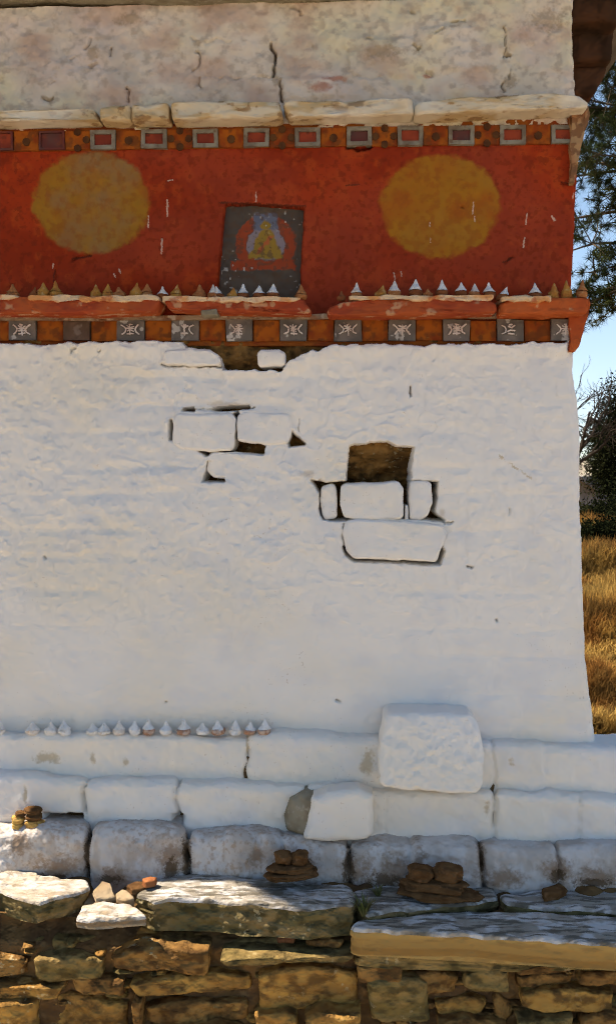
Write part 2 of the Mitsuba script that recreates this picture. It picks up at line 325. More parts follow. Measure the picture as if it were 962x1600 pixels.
mat('strip_grey', two((.30, .22, .15), (.22, .11, .06), 30., c3=(.5, .42, .32)), G_STONE)
mat('red_ledge', two((.36, .085, .03), (.30, .055, .025), 14., c3=(.50, .30, .17), f3=36., t3=(.60, .72)), G_STONE)
mat('cream_lip', two((.64, .46, .28), (.55, .26, .10), 16., .46, .62, c3=(.40, .10, .04), f3=34., t3=(.6, .72)), G_STONE)
mat('side_red', two((.42, .10, .03), (.36, .075, .025), 12., c3=(.55, .30, .16), f3=50., t3=(.64, .74)), G_STONE)
mat('mud', rubble((.28, .155, .05), (.15, .08, .028), (.07, .042, .018)), grain(.02, 40., .003, 200.))
mat('dark_mud', two((.16, .095, .04), (.10, .06, .03), 14., c3=(.20, .13, .06), f3=50.), grain(.02, 40., .003, 200.))
mat('corbel_stone', two((.075, .036, .02), (.05, .03, .02), 9., c3=(.03, .018, .012), f3=18., t3=(.55, .7)), G_STONE)
mat('clay', two((.42, .17, .06), (.33, .13, .05), 60., c3=(.50, .32, .16), f3=120.), G_STONE)
mat('dull_clay', two((.36, .20, .13), (.50, .40, .33), 70., c3=(.22, .11, .06), f3=120.), G_STONE)
mat('ochre_clay', two((.44, .22, .05), (.38, .15, .04), 60., c3=(.52, .38, .18), f3=120.), G_STONE)
mat('dark_clay', two((.20, .07, .03), (.26, .10, .04), 60.), G_STONE)
mat('white_clay', two((.70, .66, .60), (.62, .55, .48), 50., c3=(.45, .25, .15), f3=110., t3=(.66, .76)), G_STONE)
mat('white_cone', two((.74, .73, .71), (.68, .65, .60), 50., c3=(.55, .45, .36), f3=110., t3=(.68, .78)), G_STONE)
def c_strata(c1, c2, c3, f=60., wob=.05):
    def fn(p, n, uv):
        t = p.z+(fbm(p.x*3, p.y*3, 2., 3)-.5)*wob
        a = noise(t*f, 3.); b = fbm(p.x*20, p.y*20, p.z*60, 4)
        c = mix(c1, c2, smoothstep(.3, .7, a)); return mix(c, c3, smoothstep(.5, .68, b)*.75)
    return fn
mat('slate_green', rubble((.22, .165, .08), (.13, .11, .05), (.055, .05, .025)), grain(.03, 40., .003, 240.))
mat('slate_pale', c_strata((.34, .27, .18), (.24, .17, .10), (.16, .11, .06)), grain(.014, 50., .002, 240.))
mat('banded_sandstone', c_strata((.36, .235, .080), (.24, .14, .045), (.25, .155, .055), 58., .028), grain(.008, 50., .0015, 240.))
mat('ochre_stone', rubble((0.38, 0.23, 0.065), (0.27, 0.15, 0.045), (0.1, 0.06, 0.025)), grain(.035, 26., .003, 200.))
mat('brown_stone', rubble((0.2, 0.11, 0.038), (0.28, 0.165, 0.055), (0.07, 0.04, 0.018)), grain(.035, 26., .003, 200.))
mat('green_stone', rubble((0.17, 0.13, 0.05), (0.25, 0.175, 0.07), (0.07, 0.055, 0.025)), grain(.035, 26., .003, 200.))
mat('brick_red', two((.30, .12, .05), (.24, .09, .04), 20.), G_STONE)
def c_splash(p, n, uv):
    g = fbm(p.x*26, p.y*40, p.z*10, 5)
    c = mix((.48, .475, .47), (.30, .275, .235), smoothstep(.38, .60, g))
    return mix(c, (.10, .09, .07), smoothstep(.42, .66, fbm(p.x*20+3., p.y*110, 4., 6))*.85)
mat('splashed_whitewash', c_splash, grain(.014, 50., .002, 240.))
def c_splash2(p, n, uv):
    g = fbm(p.x*26, p.y*40, p.z*10, 5)
    c = mix((.47, .455, .43), (.38, .34, .28), smoothstep(.42, .60, g))
    return mix(c, (.22, .17, .11), smoothstep(.48, .72, fbm(p.x*26+3., p.y*100, 4., 6))*.7)
mat('thick_whitewash', c_splash2, grain(.014, 50., .002, 240.))
mat('green_grey_stone', two((.28, .245, .175), (.20, .165, .11), 22., c3=(.38, .34, .27), f3=70.), G_STONE)
mat('cairn_brown', two((.13, .07, .03), (.085, .045, .02), 40., c3=(.18, .10, .05), f3=100.), G_STONE)
mat('cairn_gold', two((.50, .33, .10), (.36, .19, .06), 50., c3=(.24, .10, .04), f3=100.), G_STONE)
mat('roof_slate', two((.16, .15, .14), (.22, .20, .18), 5.), None)
mat('ground_soil', two((.24, .15, .055), (.17, .095, .035), .9, c3=(.18, .13, .05), f3=5., t3=(.5, .66)), None)
mat('path_soil', two((.50, .44, .35), (.44, .37, .28), .9, c3=(.36, .30, .2), f3=5.), None)
def leafmat(name, col, trans):
    scene[name] = {'type': 'twosided', 'bsdf': {'type': 'diffuse', 'reflectance': mikit.proc(col)}} if not trans else \
        {'type': 'principledthin', 'base_color': mikit.proc(col), 'roughness': .6, 'diff_trans': trans, 'spec_trans': 0.0, 'eta': 1.3}
leafmat('pine_needles', two((.025, .036, .014), (.05, .055, .02), 1.5), .3)
leafmat('bush_leaves', two((.010, .013, .006), (.017, .019, .008), 1.5), .15)
leafmat('dry_grass', two((.44, .29, .085), (.29, .145, .04), .9, .44, .56, c3=(.13, .085, .03), f3=2.2, t3=(.44, .66), k3=.75), .7)
leafmat('green_blade', two((.10, .13, .04), (.16, .15, .06), 20.), .5)
mat('bark', two((.11, .085, .06), (.07, .055, .04), 12.), None)
mat('bare_bark', two((.045, .036, .03), (.03, .025, .02), 12.), None)
mat('hut_wall', two((.24, .235, .23), (.18, .175, .17), 3.), None)

# ------------------------------------------------------------------ the ground
ZL = float(at(480, 1385, -.19)[2])       # height of the ledge that the stupa stands on
def terrain_z(X, Y):
    fall = -0.12-0.86*sst(.3, 4.2, Y)
    rise = np.clip(Y-5.2, 0, 14)*0.078-np.clip(Y-20, 0, None)*.06
    return fall+rise+(fb(X*.35, Y*.35, 0, 4, 3)-.5)*.5*sst(4., 7, Y)+(fb(X*1.5, Y*1.5, 0, 3, 5)-.5)*.06
gx = np.concatenate([np.linspace(-200, -14, 20), np.linspace(-12, 16, 150), np.linspace(18, 200, 20)])
gy = np.concatenate([np.linspace(-120, -8, 16), np.linspace(-7, 26, 170), np.linspace(28, 200, 20)])
GX, GY = np.meshgrid(gx, gy)
solo('terrain', trimesh.Trimesh(np.stack([GX, GY, terrain_z(GX, GY)], -1).reshape(-1, 3), grid_faces(*GX.shape), process=False), 'ground_soil',
     'dry golden hillside rising behind the white stupa', None, True, kind='structure')

cx, cy = np.meshgrid(np.linspace(-14, 10, 60), np.linspace(-16, -.42, 60))
solo('path', trimesh.Trimesh(np.stack([cx, cy, terrain_z(cx, cy)*0-.055+(fb(cx*1.5, cy*1.5, 0, 3, 6)-.5)*.02], -1).reshape(-1, 3), grid_faces(*cx.shape), process=False), 'path_soil', 'pale trodden path in front of the retaining wall', None, True, kind='structure')
# ------------------------------------------------------------------ the stupa
stupa = thing('stupa', 'whitewashed stone stupa wall with a red painted band and two cornices', 'stupa')
XL = -2.0
def edge(pts, y):                        # the right-hand corner as read off the photo
    p = np.array([at(a, b, y)[[2, 0]] for a, b in pts]); o = np.argsort(p[:, 0]); p = p[o]
    return lambda z: np.interp(z, p[:, 0], p[:, 1])
# --- lower white wall
rows = [float(at(480, 1175, 0)[2])]
while rows[-1] < at(480, 500, 0)[2]: rows.append(rows[-1]+random.uniform(.085, .15))
joints = [np.cumsum([-3.0]+[random.uniform(.16, .42) for _ in range(24)]) for _ in rows]
RIM = [(-1400, 536), (0, 535), (70, 538), (100, 534), (180, 532), (285, 531), (293, 541), (328, 546), (345, 556), (349, 575), (440, 577), (452, 562), (470, 552), (495, 546), (515, 536), (600, 535), (660, 539), (700, 534), (780, 537), (830, 533), (960, 531)]
RIMXZ = XZ(RIM); 
HOLE = [(547, 698), (573, 694), (605, 691), (618, 698), (645, 700), (642, 725), (640, 758), (600, 760), (541, 758), (544, 725)]
GAP1 = [(489, 752), (508, 755), (541, 752), (641, 752), (683, 754), (682, 778), (677, 800), (693, 814), (660, 810), (640, 810), (600, 806), (560, 813), (530, 813), (505, 811), (499, 795), (500, 770)]
GAP2 = [(536, 854), (540, 866), (553, 876), (620, 878), (650, 880), (687, 882), (693, 862), (688, 852), (678, 866), (620, 866), (560, 862)]
GAP3 = [(265, 656), (280, 660), (355, 655), (366, 646), (371, 644), (378, 662), (440, 660), (458, 678), (476, 694), (452, 697), (446, 684), (415, 690), (411, 709), (366, 706), (335, 704), (322, 712), (312, 704), (330, 695), (285, 690), (265, 686)]
GAP4 = [(325, 722), (345, 735), (351, 752), (317, 752), (322, 738)]
SLOTS = [([(285, 641), (303, 642), (302, 637), (287, 638)], .05), ([(330, 639), (345, 641), (390, 638), (388, 634), (350, 636)], .03)]
CRACKS = [([(254, 570), (285, 571), (345, 573)], .8, .03), ([(300, 572), (380, 575)], .7, .03), ([(300, 640), (345, 641), (395, 637)], .8, .02), ([(640, 604), (641, 618)], 1.2, .03), ([(731, 885), (739, 885)], 1.3, .03), ([(794, 792), (795, 802)], .7, .012), ([(773, 966), (774, 970)], 1.2, .02), ([(68, 870), (71, 872)], 1.3, .02), ([(259, 1094), (261, 1095)], 1.2, .02), ([(690, 815), (706, 814)], .7, .02), ([(487, 752), (500, 752)], 1.2, .03),
          ([(530, 1092), (533, 1093)], 1., .02), ([(465, 655), (466, 672)], .8, .012), ([(535, 820), (537, 850)], 1.0, .02), ([(112, 548), (118, 546)], 1.2, .02), ([(153, 551), (156, 549)], 1.2, .02), ([(62, 537), (68, 540)], 1.2, .02)]
def relief_lower(h, X, Z, front):
    soft = sst(at(480, 1040, 0)[2], at(480, 820, 0)[2], Z)*(0.5+.5*sst(.55, -.2, X))+.2
    h += (fb(X*2.6, Z*3.0, 0, 3, 21)-.5)*.020
    h += (fb(X*11+Z*3, Z*12, 0, 4, 22)-.5)*.010*soft
    wx, wz = X+(fb(X*7, Z*7, 1, 3, 33)-.5)*.10, Z+(fb(X*7, Z*7, 5, 3, 34)-.5)*.07
    fold = fb(wx*6, wz*10, 0, 2, 29); h += .0026*soft*(sst(.50, .525, fold)-sst(.52, .66, fold))*sst(.40, .6, fb(X*3.5, Z*3.5, 2, 3, 35))
    fold = fb(wx*9+5, wz*14, 3, 2, 36); h += .0026*soft*(sst(.47, .495, fold)-sst(.49, .62, fold))*sst(.44, .62, fb(X*4, Z*4, 8, 3, 37))
    lump = fb(X*26, Z*30, 0, 3, 38); h += .0036*soft*sst(.50, .72, lump)
    h += (fb(X*60, Z*60, 0, 3, 24)-.5)*.0030*soft
    msk = sst(.40, .62, fb(X*2.2, Z*2.2, 4, 3, 25))
    for k in range(len(rows)-1):
        m = np.nonzero((Z >= rows[k]) & (Z < rows[k+1]))[0]
        zz = Z[m]+(fb(X[m]*5, Z[m]*2, k, 2, 26)-.5)*.02
        d = np.minimum(np.abs(zz-rows[k]), np.abs(zz-rows[k+1]))
        d = np.minimum(d, np.abs(X[m][:, None]+(fb(X[m]*3, Z[m]*9, k, 2, 27)-.5)[:, None]*.03-joints[k][None]).min(1))
        h[m] -= .0045*sst(.024, .0, d)*msk[m]*(.35+.65*soft[m])
    f = np.nonzero(front)[0]; hf, Xf, Zf = h[f].copy(), X[f], Z[f]
    rim = np.interp(Xf, RIMXZ[:, 0], RIMXZ[:, 1])+(fb(Xf*38, Zf*10, 0, 4, 28)-.5)*.018
    hf += .010*sst(.05, .0, np.abs(Zf-rim+.012))
    hf -= .17*sst(-.004, .004, Zf-rim)
    for q, dep, sd in ((HOLE, .2, 1), (GAP1, .16, 2), (GAP2, .14, 3), (GAP3, .14, 4), (GAP4, .14, 5)): carve(hf, Xf, Zf, XZ(q), dep, .004, None, .003, sd)
    for q, dep in SLOTS: carve(hf, Xf, Zf, XZ(q), dep+.08, .004, None, .002, 6)
    for q, w, dep in CRACKS: carve(hf, Xf, Zf, XZ(q), dep, .0025, max(w*S*.7, .0016), .0014, 7)
    h[f] = hf
LOWR = edge([(898, 520), (899, 545), (900, 600), (905, 680), (906, 760), (912, 850), (914, 950), (917, 1020), (923, 1100), (929, 1170), (931, 1200)], 0)
zb, zt = float(at(480, 1225, 0)[2]), float(at(480, 518, 0)[2])
part('lower_wall', wall_sheet(zb, zt, .0034, LOWR, XL, -1.16, .0034, relief_lower, lambda z: -.02*sst(zt, zb, z), .028, 3.4, -.155), 'whitewash', stupa, True)
# mud core seen through the holes and where the plaster has broken off
cz, cx = np.meshgrid(np.linspace(zb, zt+.03, 220), np.linspace(-1.2, .70, 330), indexing='ij')
hy = .10+(fb(cx*14, cz*20, 0, 4, 31)-.5)*.07+(fb(cx*45, cz*55, 0, 4, 32)-.5)*.035-.055*sst(at(0, 590, 0)[2], at(0, 560, 0)[2], cz)
hz0, hz1 = float(at(600, 756, 0)[2]), float(at(600, 694, 0)[2]); hx0, hx1 = float(at(535, 720, 0)[0]), float(at(650, 720, 0)[0])
hy += np.where((cx > hx0) & (cx < hx1) & (cz > hz0-.02) & (cz < hz1+.02), .10*sst(hz1, hz0, cz)-.035, 0)
part('mud_core', trimesh.Trimesh(np.stack([cx, hy, cz], -1).reshape(-1, 3), grid_faces(*cx.shape), process=False), 'mud', stupa, True, 'brown mud core showing through the hole and the broken plaster')
# --- stones that stand free in the lower wall
def ws(px, yf, **k):
    k = {**dict(rnd=.012, amp=.008, edge=.006, corner=.014, levels=3, N=90, rings=12, freq=20.), **k}
    return part('lower_wall__stone', wall_stone(px, yf, .13, seed=random.randrange(900), **k), 'whitewash', stupa, 40)
ws([(502, 762), (512, 757), (523, 756), (526, 775), (527, 808), (520, 812), (506, 811), (500, 790)], -.004)
ws([(533, 760), (540, 756), (600, 754), (622, 752), (630, 762), (631, 808), (625, 812), (560, 813), (537, 808), (531, 790)], -.016)
ws([(633, 790), (637, 790), (638, 814), (632, 816)], .0, corner=.002, rnd=.004)
ws([(640, 752), (668, 750), (675, 756), (676, 785), (668, 806), (655, 815), (640, 814), (638, 780)], -.008)
ws([(541, 814), (555, 811), (640, 815), (690, 820), (699, 832), (691, 855), (682, 879), (620, 876), (553, 873), (540, 860), (535, 835)], -.024)
ws([(269, 655), (276, 646), (330, 645), (362, 645), (367, 655), (366, 695), (362, 704), (330, 706), (280, 703), (269, 692)], -.016)
ws([(370, 650), (378, 643), (430, 644), (455, 646), (456, 680), (450, 692), (415, 697), (400, 693), (376, 690), (369, 688)], -.012)
ws([(326, 707), (360, 706), (410, 710), (413, 745), (352, 747), (335, 746), (322, 735)], -.005)
ws([(254, 548), (300, 543), (326, 546), (342, 553), (345, 570), (300, 571), (254, 569)], -.018)
ws([(401, 552), (408, 546), (436, 545), (446, 550), (446, 568), (440, 572), (404, 573)], -.016, corner=.01)
# --- lower frieze, strip and ledge
fz = .012
def px_poly(pts, y): return Polygon(XZ(pts, y))
low = part('lower_frieze', plate(px_poly([(-430, 492), (896, 494), (896, 540), (-430, 540)], .03), .03, .05), 'orange_paint', stupa, False)
strip = []
xx = np.linspace(-1.2, float(at(880, 495, .0)[0]), 160); z_s = float(at(480, 494, 0)[2])
g = LineString([(x, z_s+(fb(x*9, 0, 0, 3, 41)-.5)*.006) for x in xx]).buffer(.0075)
part('lower_frieze__strip', plate(g, .0, .04), 'strip_grey', stupa, False)
EMB = [[(-.8, .62), (-.5, .30), (-.42, -.02), (-.52, -.32), (-.78, -.58)], [(0, .62), (0, -.72)], [(-.34, .10), (.34, .10)], [(-.30, .46), (0, .22), (.30, .46)], [(-.28, -.22), (0, -.02), (.28, -.22)], [(-.26, -.55), (.26, -.55)], [(-.12, .66), (.12, .66)]]
EMB += [[(-x, y) for x, y in EMB[0]]]
for k in range(-3, 11):
    x0 = 14+84.7*k; x1 = x0+42; yt = 498 if k < 8 else 499; yb = 532
    j = lambda: random.uniform(-1.2, 1.2)
    name, m = ('dark_tile', 'bronze_slate' if k in (1,) else 'dark_slate')
    q = [(x0+j(), yt+j()), (x1+j(), yt+j()), (x1+j(), yb+j()), (x0+j(), yb+j())]
    part('lower_frieze__dark_tile', plate(px_poly(q, fz), fz-.004+random.uniform(-.003, .003), .03), m, stupa, False)
    if k != 1:
        c = at((x0+x1)/2, 515, fz)[[0, 2]]; ls = []
        for li, l in enumerate(EMB):
            if random.random() < .07: continue
            pts = [(c[0]+(a+random.uniform(-.07, .07))*.034, c[1]+(b+random.uniform(-.07, .07))*.024) for a, b in l]
            ls.append(LineString(pts).buffer(.0019+random.uniform(-.0004, .0006)))
        part('lower_frieze__emblem', plate(unary_union(ls).simplify(.0004), fz-.010, .006), 'emblem_white', stupa, False)
    if x1+44 < 905:
        q = [(x1+1.5, yt+1+j()), (x1+41.5, yt+1+j()), (x1+41.5, yb+j()), (x1+1.5, yb+j())]
        part('lower_frieze__orange_tile', plate(px_poly(q, fz), fz+.006, .02), 'orange_tile', stupa, False)
LEDY = -.085
def ledge(pts, yf, m, depth=.17, **k):
    k = {**dict(rnd=.016, amp=.011, edge=.006, corner=.010, levels=3, N=130, rings=12, freq=24.), **k}
    return part('ledge_slab', wall_stone(pts, yf, depth, seed=random.randrange(900), **k), m, stupa, 40)
def lip(x0, x1, yt, yb, seed, jag=4):
    n = max(6, int((x1-x0)/9)); rr = random.Random(seed)
    top = [(x0+(x1-x0)*i/n, yt+rr.uniform(-2, 2)) for i in range(n+1)]
    bot = [(x1+(x0-x1)*i/n, yb+rr.uniform(-jag, jag)) for i in range(n+1)]
    return part('ledge_lip', wall_stone(top+bot, LEDY-.012, .18, rnd=.012, amp=.004, edge=.002, corner=.004, N=120, seed=seed, levels=2), 'cream_lip', stupa, 40)
ledge([(-425, 460), (-180, 461), (-180, 489), (-425, 489)], LEDY, 'red_ledge')
ledge([(-178, 460), (30, 463), (60, 462), (62, 489), (-178, 489)], LEDY, 'red_ledge')
ledge([(38, 466), (60, 463), (150, 465), (246, 464), (250, 470), (240, 486), (150, 490), (60, 489), (45, 480)], LEDY-.006, 'red_ledge')
ledge([(254, 468), (275, 464), (380, 466), (475, 466), (480, 474), (490, 489), (400, 488), (330, 487), (262, 482)], LEDY, 'red_ledge')
ledge([(512, 480), (530, 472), (560, 468), (600, 467), (690, 464), (760, 464), (776, 474), (778, 488), (640, 492), (510, 492)], LEDY-.004, 'red_ledge')
ledge([(780, 474), (800, 466), (860, 464), (918, 463), (922, 468), (919, 489), (850, 490), (782, 491)], LEDY, 'side_red')
lip(42, 248, 461, 469, 3); lip(252, 470, 463, 470, 4); lip(545, 772, 461, 468, 5, 3); lip(784, 862, 461, 470, 6); lip(-425, 30, 460, 466, 7)
part('wedge_stone', wall_stone([(313, 484), (338, 482), (339, 492), (314, 493)], LEDY-.004, .06, rnd=.005, amp=.002, corner=.003, seed=5), 'green_grey_stone', stupa, 40, 'small pale grey stone wedged under the red ledge')
# side returns of the two cornices, seen end-on at the corner
def side_return(pts, y0, m, name):
    P = Polygon(XZ(pts, y0)); mm = plate(P, y0, 3.3); mm = mm.subdivide_to_size(.08); v = mm.vertices.copy()
    v[:, 0] += (fb(v[:, 0]*25, v[:, 1]*12, v[:, 2]*25, 3, 51)-.5)*.014; mm.vertices = v
    return part(name, mm, m, stupa, 40)
side_return([(890, 470), (920, 466), (922, 475), (918, 496), (910, 520), (904, 540), (899, 549), (890, 549)], -.01, 'side_red', 'side_corbel')
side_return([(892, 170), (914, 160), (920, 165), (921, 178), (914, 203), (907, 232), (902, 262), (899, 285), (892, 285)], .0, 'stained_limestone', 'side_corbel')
# --- red band with the recessed icon
PANEL = [(352, 320), (400, 319), (474, 326), (470, 390), (466, 475), (338, 475), (346, 390)]
def relief_red(h, X, Z, front):
    h += (fb(X*3, Z*4, 0, 3, 61)-.5)*.014+(fb(X*14, Z*14, 0, 4, 62)-.5)*.006+(fb(X*60, Z*60, 0, 2, 63)-.5)*.0018
    f = np.nonzero(front)[0]; hf = h[f].copy()
    carve(hf, X[f], Z[f], XZ(PANEL, .03), .06, .004, None, .003, 8)
    for q, w, dep in (([(113, 404), (128, 401), (142, 399)], 1.0, .012), ([(85, 418), (83, 442)], .7, .01), ([(880, 283), (905, 290)], .8, .01), ([(543, 229), (560, 232), (578, 228)], 2.5, .03), ([(786, 410), (800, 403)], .8, .01), ([(718, 321), (722, 323)], 1.2, .012), ([(205, 176), (240, 178)], .8, .01)):
        carve(hf, X[f], Z[f], XZ(q, .03), dep, .003, max(w*S, .0024), .0015, 9)
    h[f] = hf
REDR = edge([(905, 190), (904, 240), (901, 300), (897, 380), (893, 440), (893, 500)], .03)
part('red_band', wall_sheet(float(at(480, 492, .03)[2]), float(at(480, 190, .03)[2]), .0038, REDR, XL+.05, -1.16, .0038, relief_red, lambda z: .03+0*z, .02, 3.3, -.05), 'red_ochre_plaster', stupa, True)
def panel_mesh():
    q = XZ([(330, 310), (485, 310), (485, 485), (330, 485)], .06); x0, x1, z0, z1 = q[:, 0].min(), q[:, 0].max(), q[:, 1].min(), q[:, 1].max()
    Zp, Xp = np.meshgrid(np.linspace(z0, z1, 90), np.linspace(x0, x1, 80), indexing='ij')
    Y = .052+(fb(Xp*30, Zp*30, 0, 4, 64)-.5)*.006
    return trimesh.Trimesh(np.stack([Xp, Y, Zp], -1).reshape(-1, 3), grid_faces(*Xp.shape), process=False)
part('icon_panel', panel_mesh(), 'painted_slate', stupa, True, 'dark slate panel painted with a seated figure in a red halo')
# --- upper frieze: framed squares and dotted squares in turn
def fy(px, base): return base+1.5-(px-461)*.0125
up = part('upper_frieze', plate(px_poly([(-430, 212), (895, 184), (903, 196), (903, 222), (-430, 244)], .028), .024, .05), 'orange_paint', stupa, False)
for k in range(-7, 6):
    x0 = 461+80*k; x1 = x0+39.5; y0 = fy(x0, 197.5); y1 = fy(x0, 226.5)
    j = lambda: random.uniform(-.9, .9)
    o = [(x0+j(), y0+j()), (x1+j(), y0-.5+j()), (x1+j(), y1-.5+j()), (x0+j(), y1+j())]
    faded = k in (-5, -6)
    P = px_poly(o, .016); inn = P.buffer(-.0125 if not faded else -.006, join_style=2); yy = .014+random.uniform(-.003, .002)
    part('upper_frieze__square_frame', plate(P.difference(inn), yy, .03), 'faded_purple' if faded else 'grey_frame', stupa, False)
    part('upper_frieze__red_square', plate(inn.buffer(-.0006), yy+.007, .02), 'faded_purple' if k in (-5, 1, 3) else 'red_tile', stupa, False)
    if x1+42 < 905:
        a, b = x1+1, x1+39.5
        o = [(a+j(), y0-.5+j()), (b+j(), y0-1+j()), (b+j(), y1-1+j()), (a+j(), y1-.5+j())]
        part('upper_frieze__orange_square', plate(px_poly(o, .016), .019, .02), 'orange_tile', stupa, False)
        c = at((a+b)/2, (y0+y1)/2-.5, .016)[[0, 2]]
        if k % 2: dots = [(-.5, 0), (.5, 0), (0, .58), (0, -.58)]
        else: dots = [(0, -.08)]
        for dx_, dz_ in dots:
            dd = Point(c[0]+dx_*.058, c[1]+dz_*.044).buffer(.0115 if k % 2 else .0125, 6)
            dd = Polygon([(c_[0]*1+random.uniform(-.001, .001), c_[1]+random.uniform(-.001, .001)) for c_ in dd.exterior.coords[:-1]])
            if k < -3 and random.random() < .3: continue
            part('upper_frieze__dot', plate(dd, .0155, .006), 'black_dot', stupa, False)
# --- upper cornice stones
def corn(pts, yf=-.046, **k):
    k = {**dict(rnd=.018, amp=.012, edge=.006, corner=.008, levels=3, N=100, freq=20.), **k}
    return part('cornice_stone', wall_stone(pts, yf, .22, seed=random.randrange(900), **k), 'cream_limestone', stupa, 45)
corn([(-430, 180), (-330, 178), (-330, 200), (-430, 203)]); corn([(-328, 176), (-20, 172), (70, 171), (150, 168), (153, 186), (60, 188), (-328, 198)], -.044)
corn([(153, 165), (180, 162), (204, 161), (204, 187), (154, 187)], -.048); corn([(204, 161), (262, 158), (264, 186), (205, 187)], -.050)
corn([(265, 158), (330, 155), (437, 156), (441, 180), (430, 183), (340, 184), (267, 186)], -.055)
corn([(442, 157), (520, 155), (600, 152), (646, 150), (647, 177), (560, 180), (449, 182)], -.052)
corn([(648, 160), (700, 152), (780, 146), (860, 143), (905, 148), (922, 158), (918, 167), (880, 170), (800, 171), (720, 175), (649, 179)], -.058)
# --- upper wall
UC = [([(140, 58), (138, 68), (131, 74)], 1.2, .02), ([(171, 75), (170, 82)], 1.6, .02), ([(136, 100), (150, 99)], 1.4, .02), ([(308, 79), (312, 95), (310, 105), (302, 108)], 1.2, .02), ([(422, 67), (427, 85), (427, 117)], 2.0, .05), ([(438, 125), (438, 145), (441, 160)], 1.4, .04), ([(312, 122), (314, 138)], 1.1, .02), ([(196, 138), (201, 150), (202, 160)], 1.4, .025), ([(320, 118), (370, 119), (410, 119), (436, 122)], .8, .008), ([(65, 153), (75, 157), (82, 153)], 1.8, .025), ([(648, 70), (653, 78)], 2.5, .025), ([(680, 52), (692, 46)], 1.4, .015), ([(705, 37), (716, 34), (722, 35)], 2.0, .02), ([(788, 40), (789, 90)], 1.2, .02), ([(792, 86), (796, 88)], 2.2, .03), ([(800, 108), (795, 124)], 1.3, .02), ([(784, 138), (786, 130)], 1.6, .02), ([(664, 113), (676, 116)], 2.0, .015), ([(570, 60), (582, 61)], 1.4, .015), ([(541, 75), (543, 110), (560, 122), (600, 122)], .8, .006), ([(484, 64), (490, 70)], 1.3, .015), ([(300, 55), (305, 62)], 1.4, .015), ([(80, 130), (86, 129)], 1.3, .015), ([(108, 92), (114, 90)], 1.3, .012), ([(318, 64), (340, 60), (360, 65)], .8, .008), ([(455, 8), (470, 20)], 1.2, .015), ([(640, 16), (648, 20)], 1.2, .015)]
UBL = [[(440, 122), (640, 122), (645, 152), (440, 156)], [(540, 60), (650, 58), (650, 120), (542, 121)], [(655, 45), (790, 40), (795, 108), (660, 112)]]
def relief_up(h, X, Z, front):
    h += (fb(X*3, Z*4, 0, 3, 71)-.5)*.026+(fb(X*11, Z*13, 0, 4, 72)-.5)*.022+(fb(X*42, Z*42, 0, 4, 73)-.5)*.009
    f = np.nonzero(front)[0]; hf = h[f].copy()
    for i, q in enumerate(UBL):
        carve(hf, X[f], Z[f], XZ(q, .03), -.007, .012, None, .004, 20+i)
    for q, w, dep in UC: carve(hf, X[f], Z[f], XZ(q, .03), dep, .003, max(w*S*.6, .0016), .0022, 10)
    h[f] = hf
UPR = edge([(894, -200), (895, 0), (897, 60), (898, 140), (899, 200)], .03)
part('upper_wall', wall_sheet(float(at(480, 200, .03)[2]), float(at(480, 2, .03)[2]), .0036, UPR, XL+.05, -1.16, .0036, relief_up, lambda z: .03+0*z, .02, 3.3), 'old_limewash', stupa, True)
# crown above the frame: a further course and the slate eave that shades the front
zc = float(at(480, 0, .03)[2])
def crown(pts, z0, z1): 
    return trimesh.creation.extrude_polygon(Polygon(pts), z1-z0, engine='earcut').apply_translation([0, 0, z0])
XR0 = float(at(896, 0, .03)[0])
part('crown_course', wall_stone([(-430, -14), (300, -6), (600, -14), (600, -60), (-430, -60)], -.02, .2, rnd=.02, amp=.008, N=160, seed=4), 'green_grey_stone', stupa, 40)
part('upper_core', crown([(XL+.12, .34), (XR0-.03, .34), (XR0-.03, 3.3), (XL+.12, 3.3)], zb-.4, zc+.55), 'dark_mud', stupa, False)
EZ = zc+.45
part('eave', crown([(-2.5, .2), (-1.98, -.3), (1.3, -.3), (1.3, 3.7), (-2.5, 3.7)], EZ, EZ+.08), 'roof_slate', stupa, False)
rf = trimesh.convex.convex_hull(np.array([[-2.2, .0, EZ+.082], [1.1, .0, EZ+.082], [1.1, 3.5, EZ+.082], [-2.2, 3.5, EZ+.082], [-.8, 1.6, EZ+1.0], [-.4, 1.6, EZ+1.0]]))
part('roof', rf, 'roof_slate', stupa, False)
# dark corbelled stones that stick out of the side near the top
for pts, y0, y1 in (([(890, -60), (975, -60), (972, 34), (945, 30), (890, 34)], .35, 1.3), ([(890, 36), (962, 33), (957, 92), (890, 96)], .45, 1.3), ([(890, 98), (953, 95), (945, 118), (928, 146), (890, 150)], .5, 1.3)):
    P = XZ(pts, y0); V, f, _ = loft(P, y1-y0, rnd=.03, amp=.016, edge=.008, seed=int(pts[1][0]), N=60, corner=.02)
    part('corbel_stone', trimesh.Trimesh(np.stack([V[:, 0], y0-V[:, 2], V[:, 1]], 1), f, process=False), 'corbel_stone', stupa, 45)
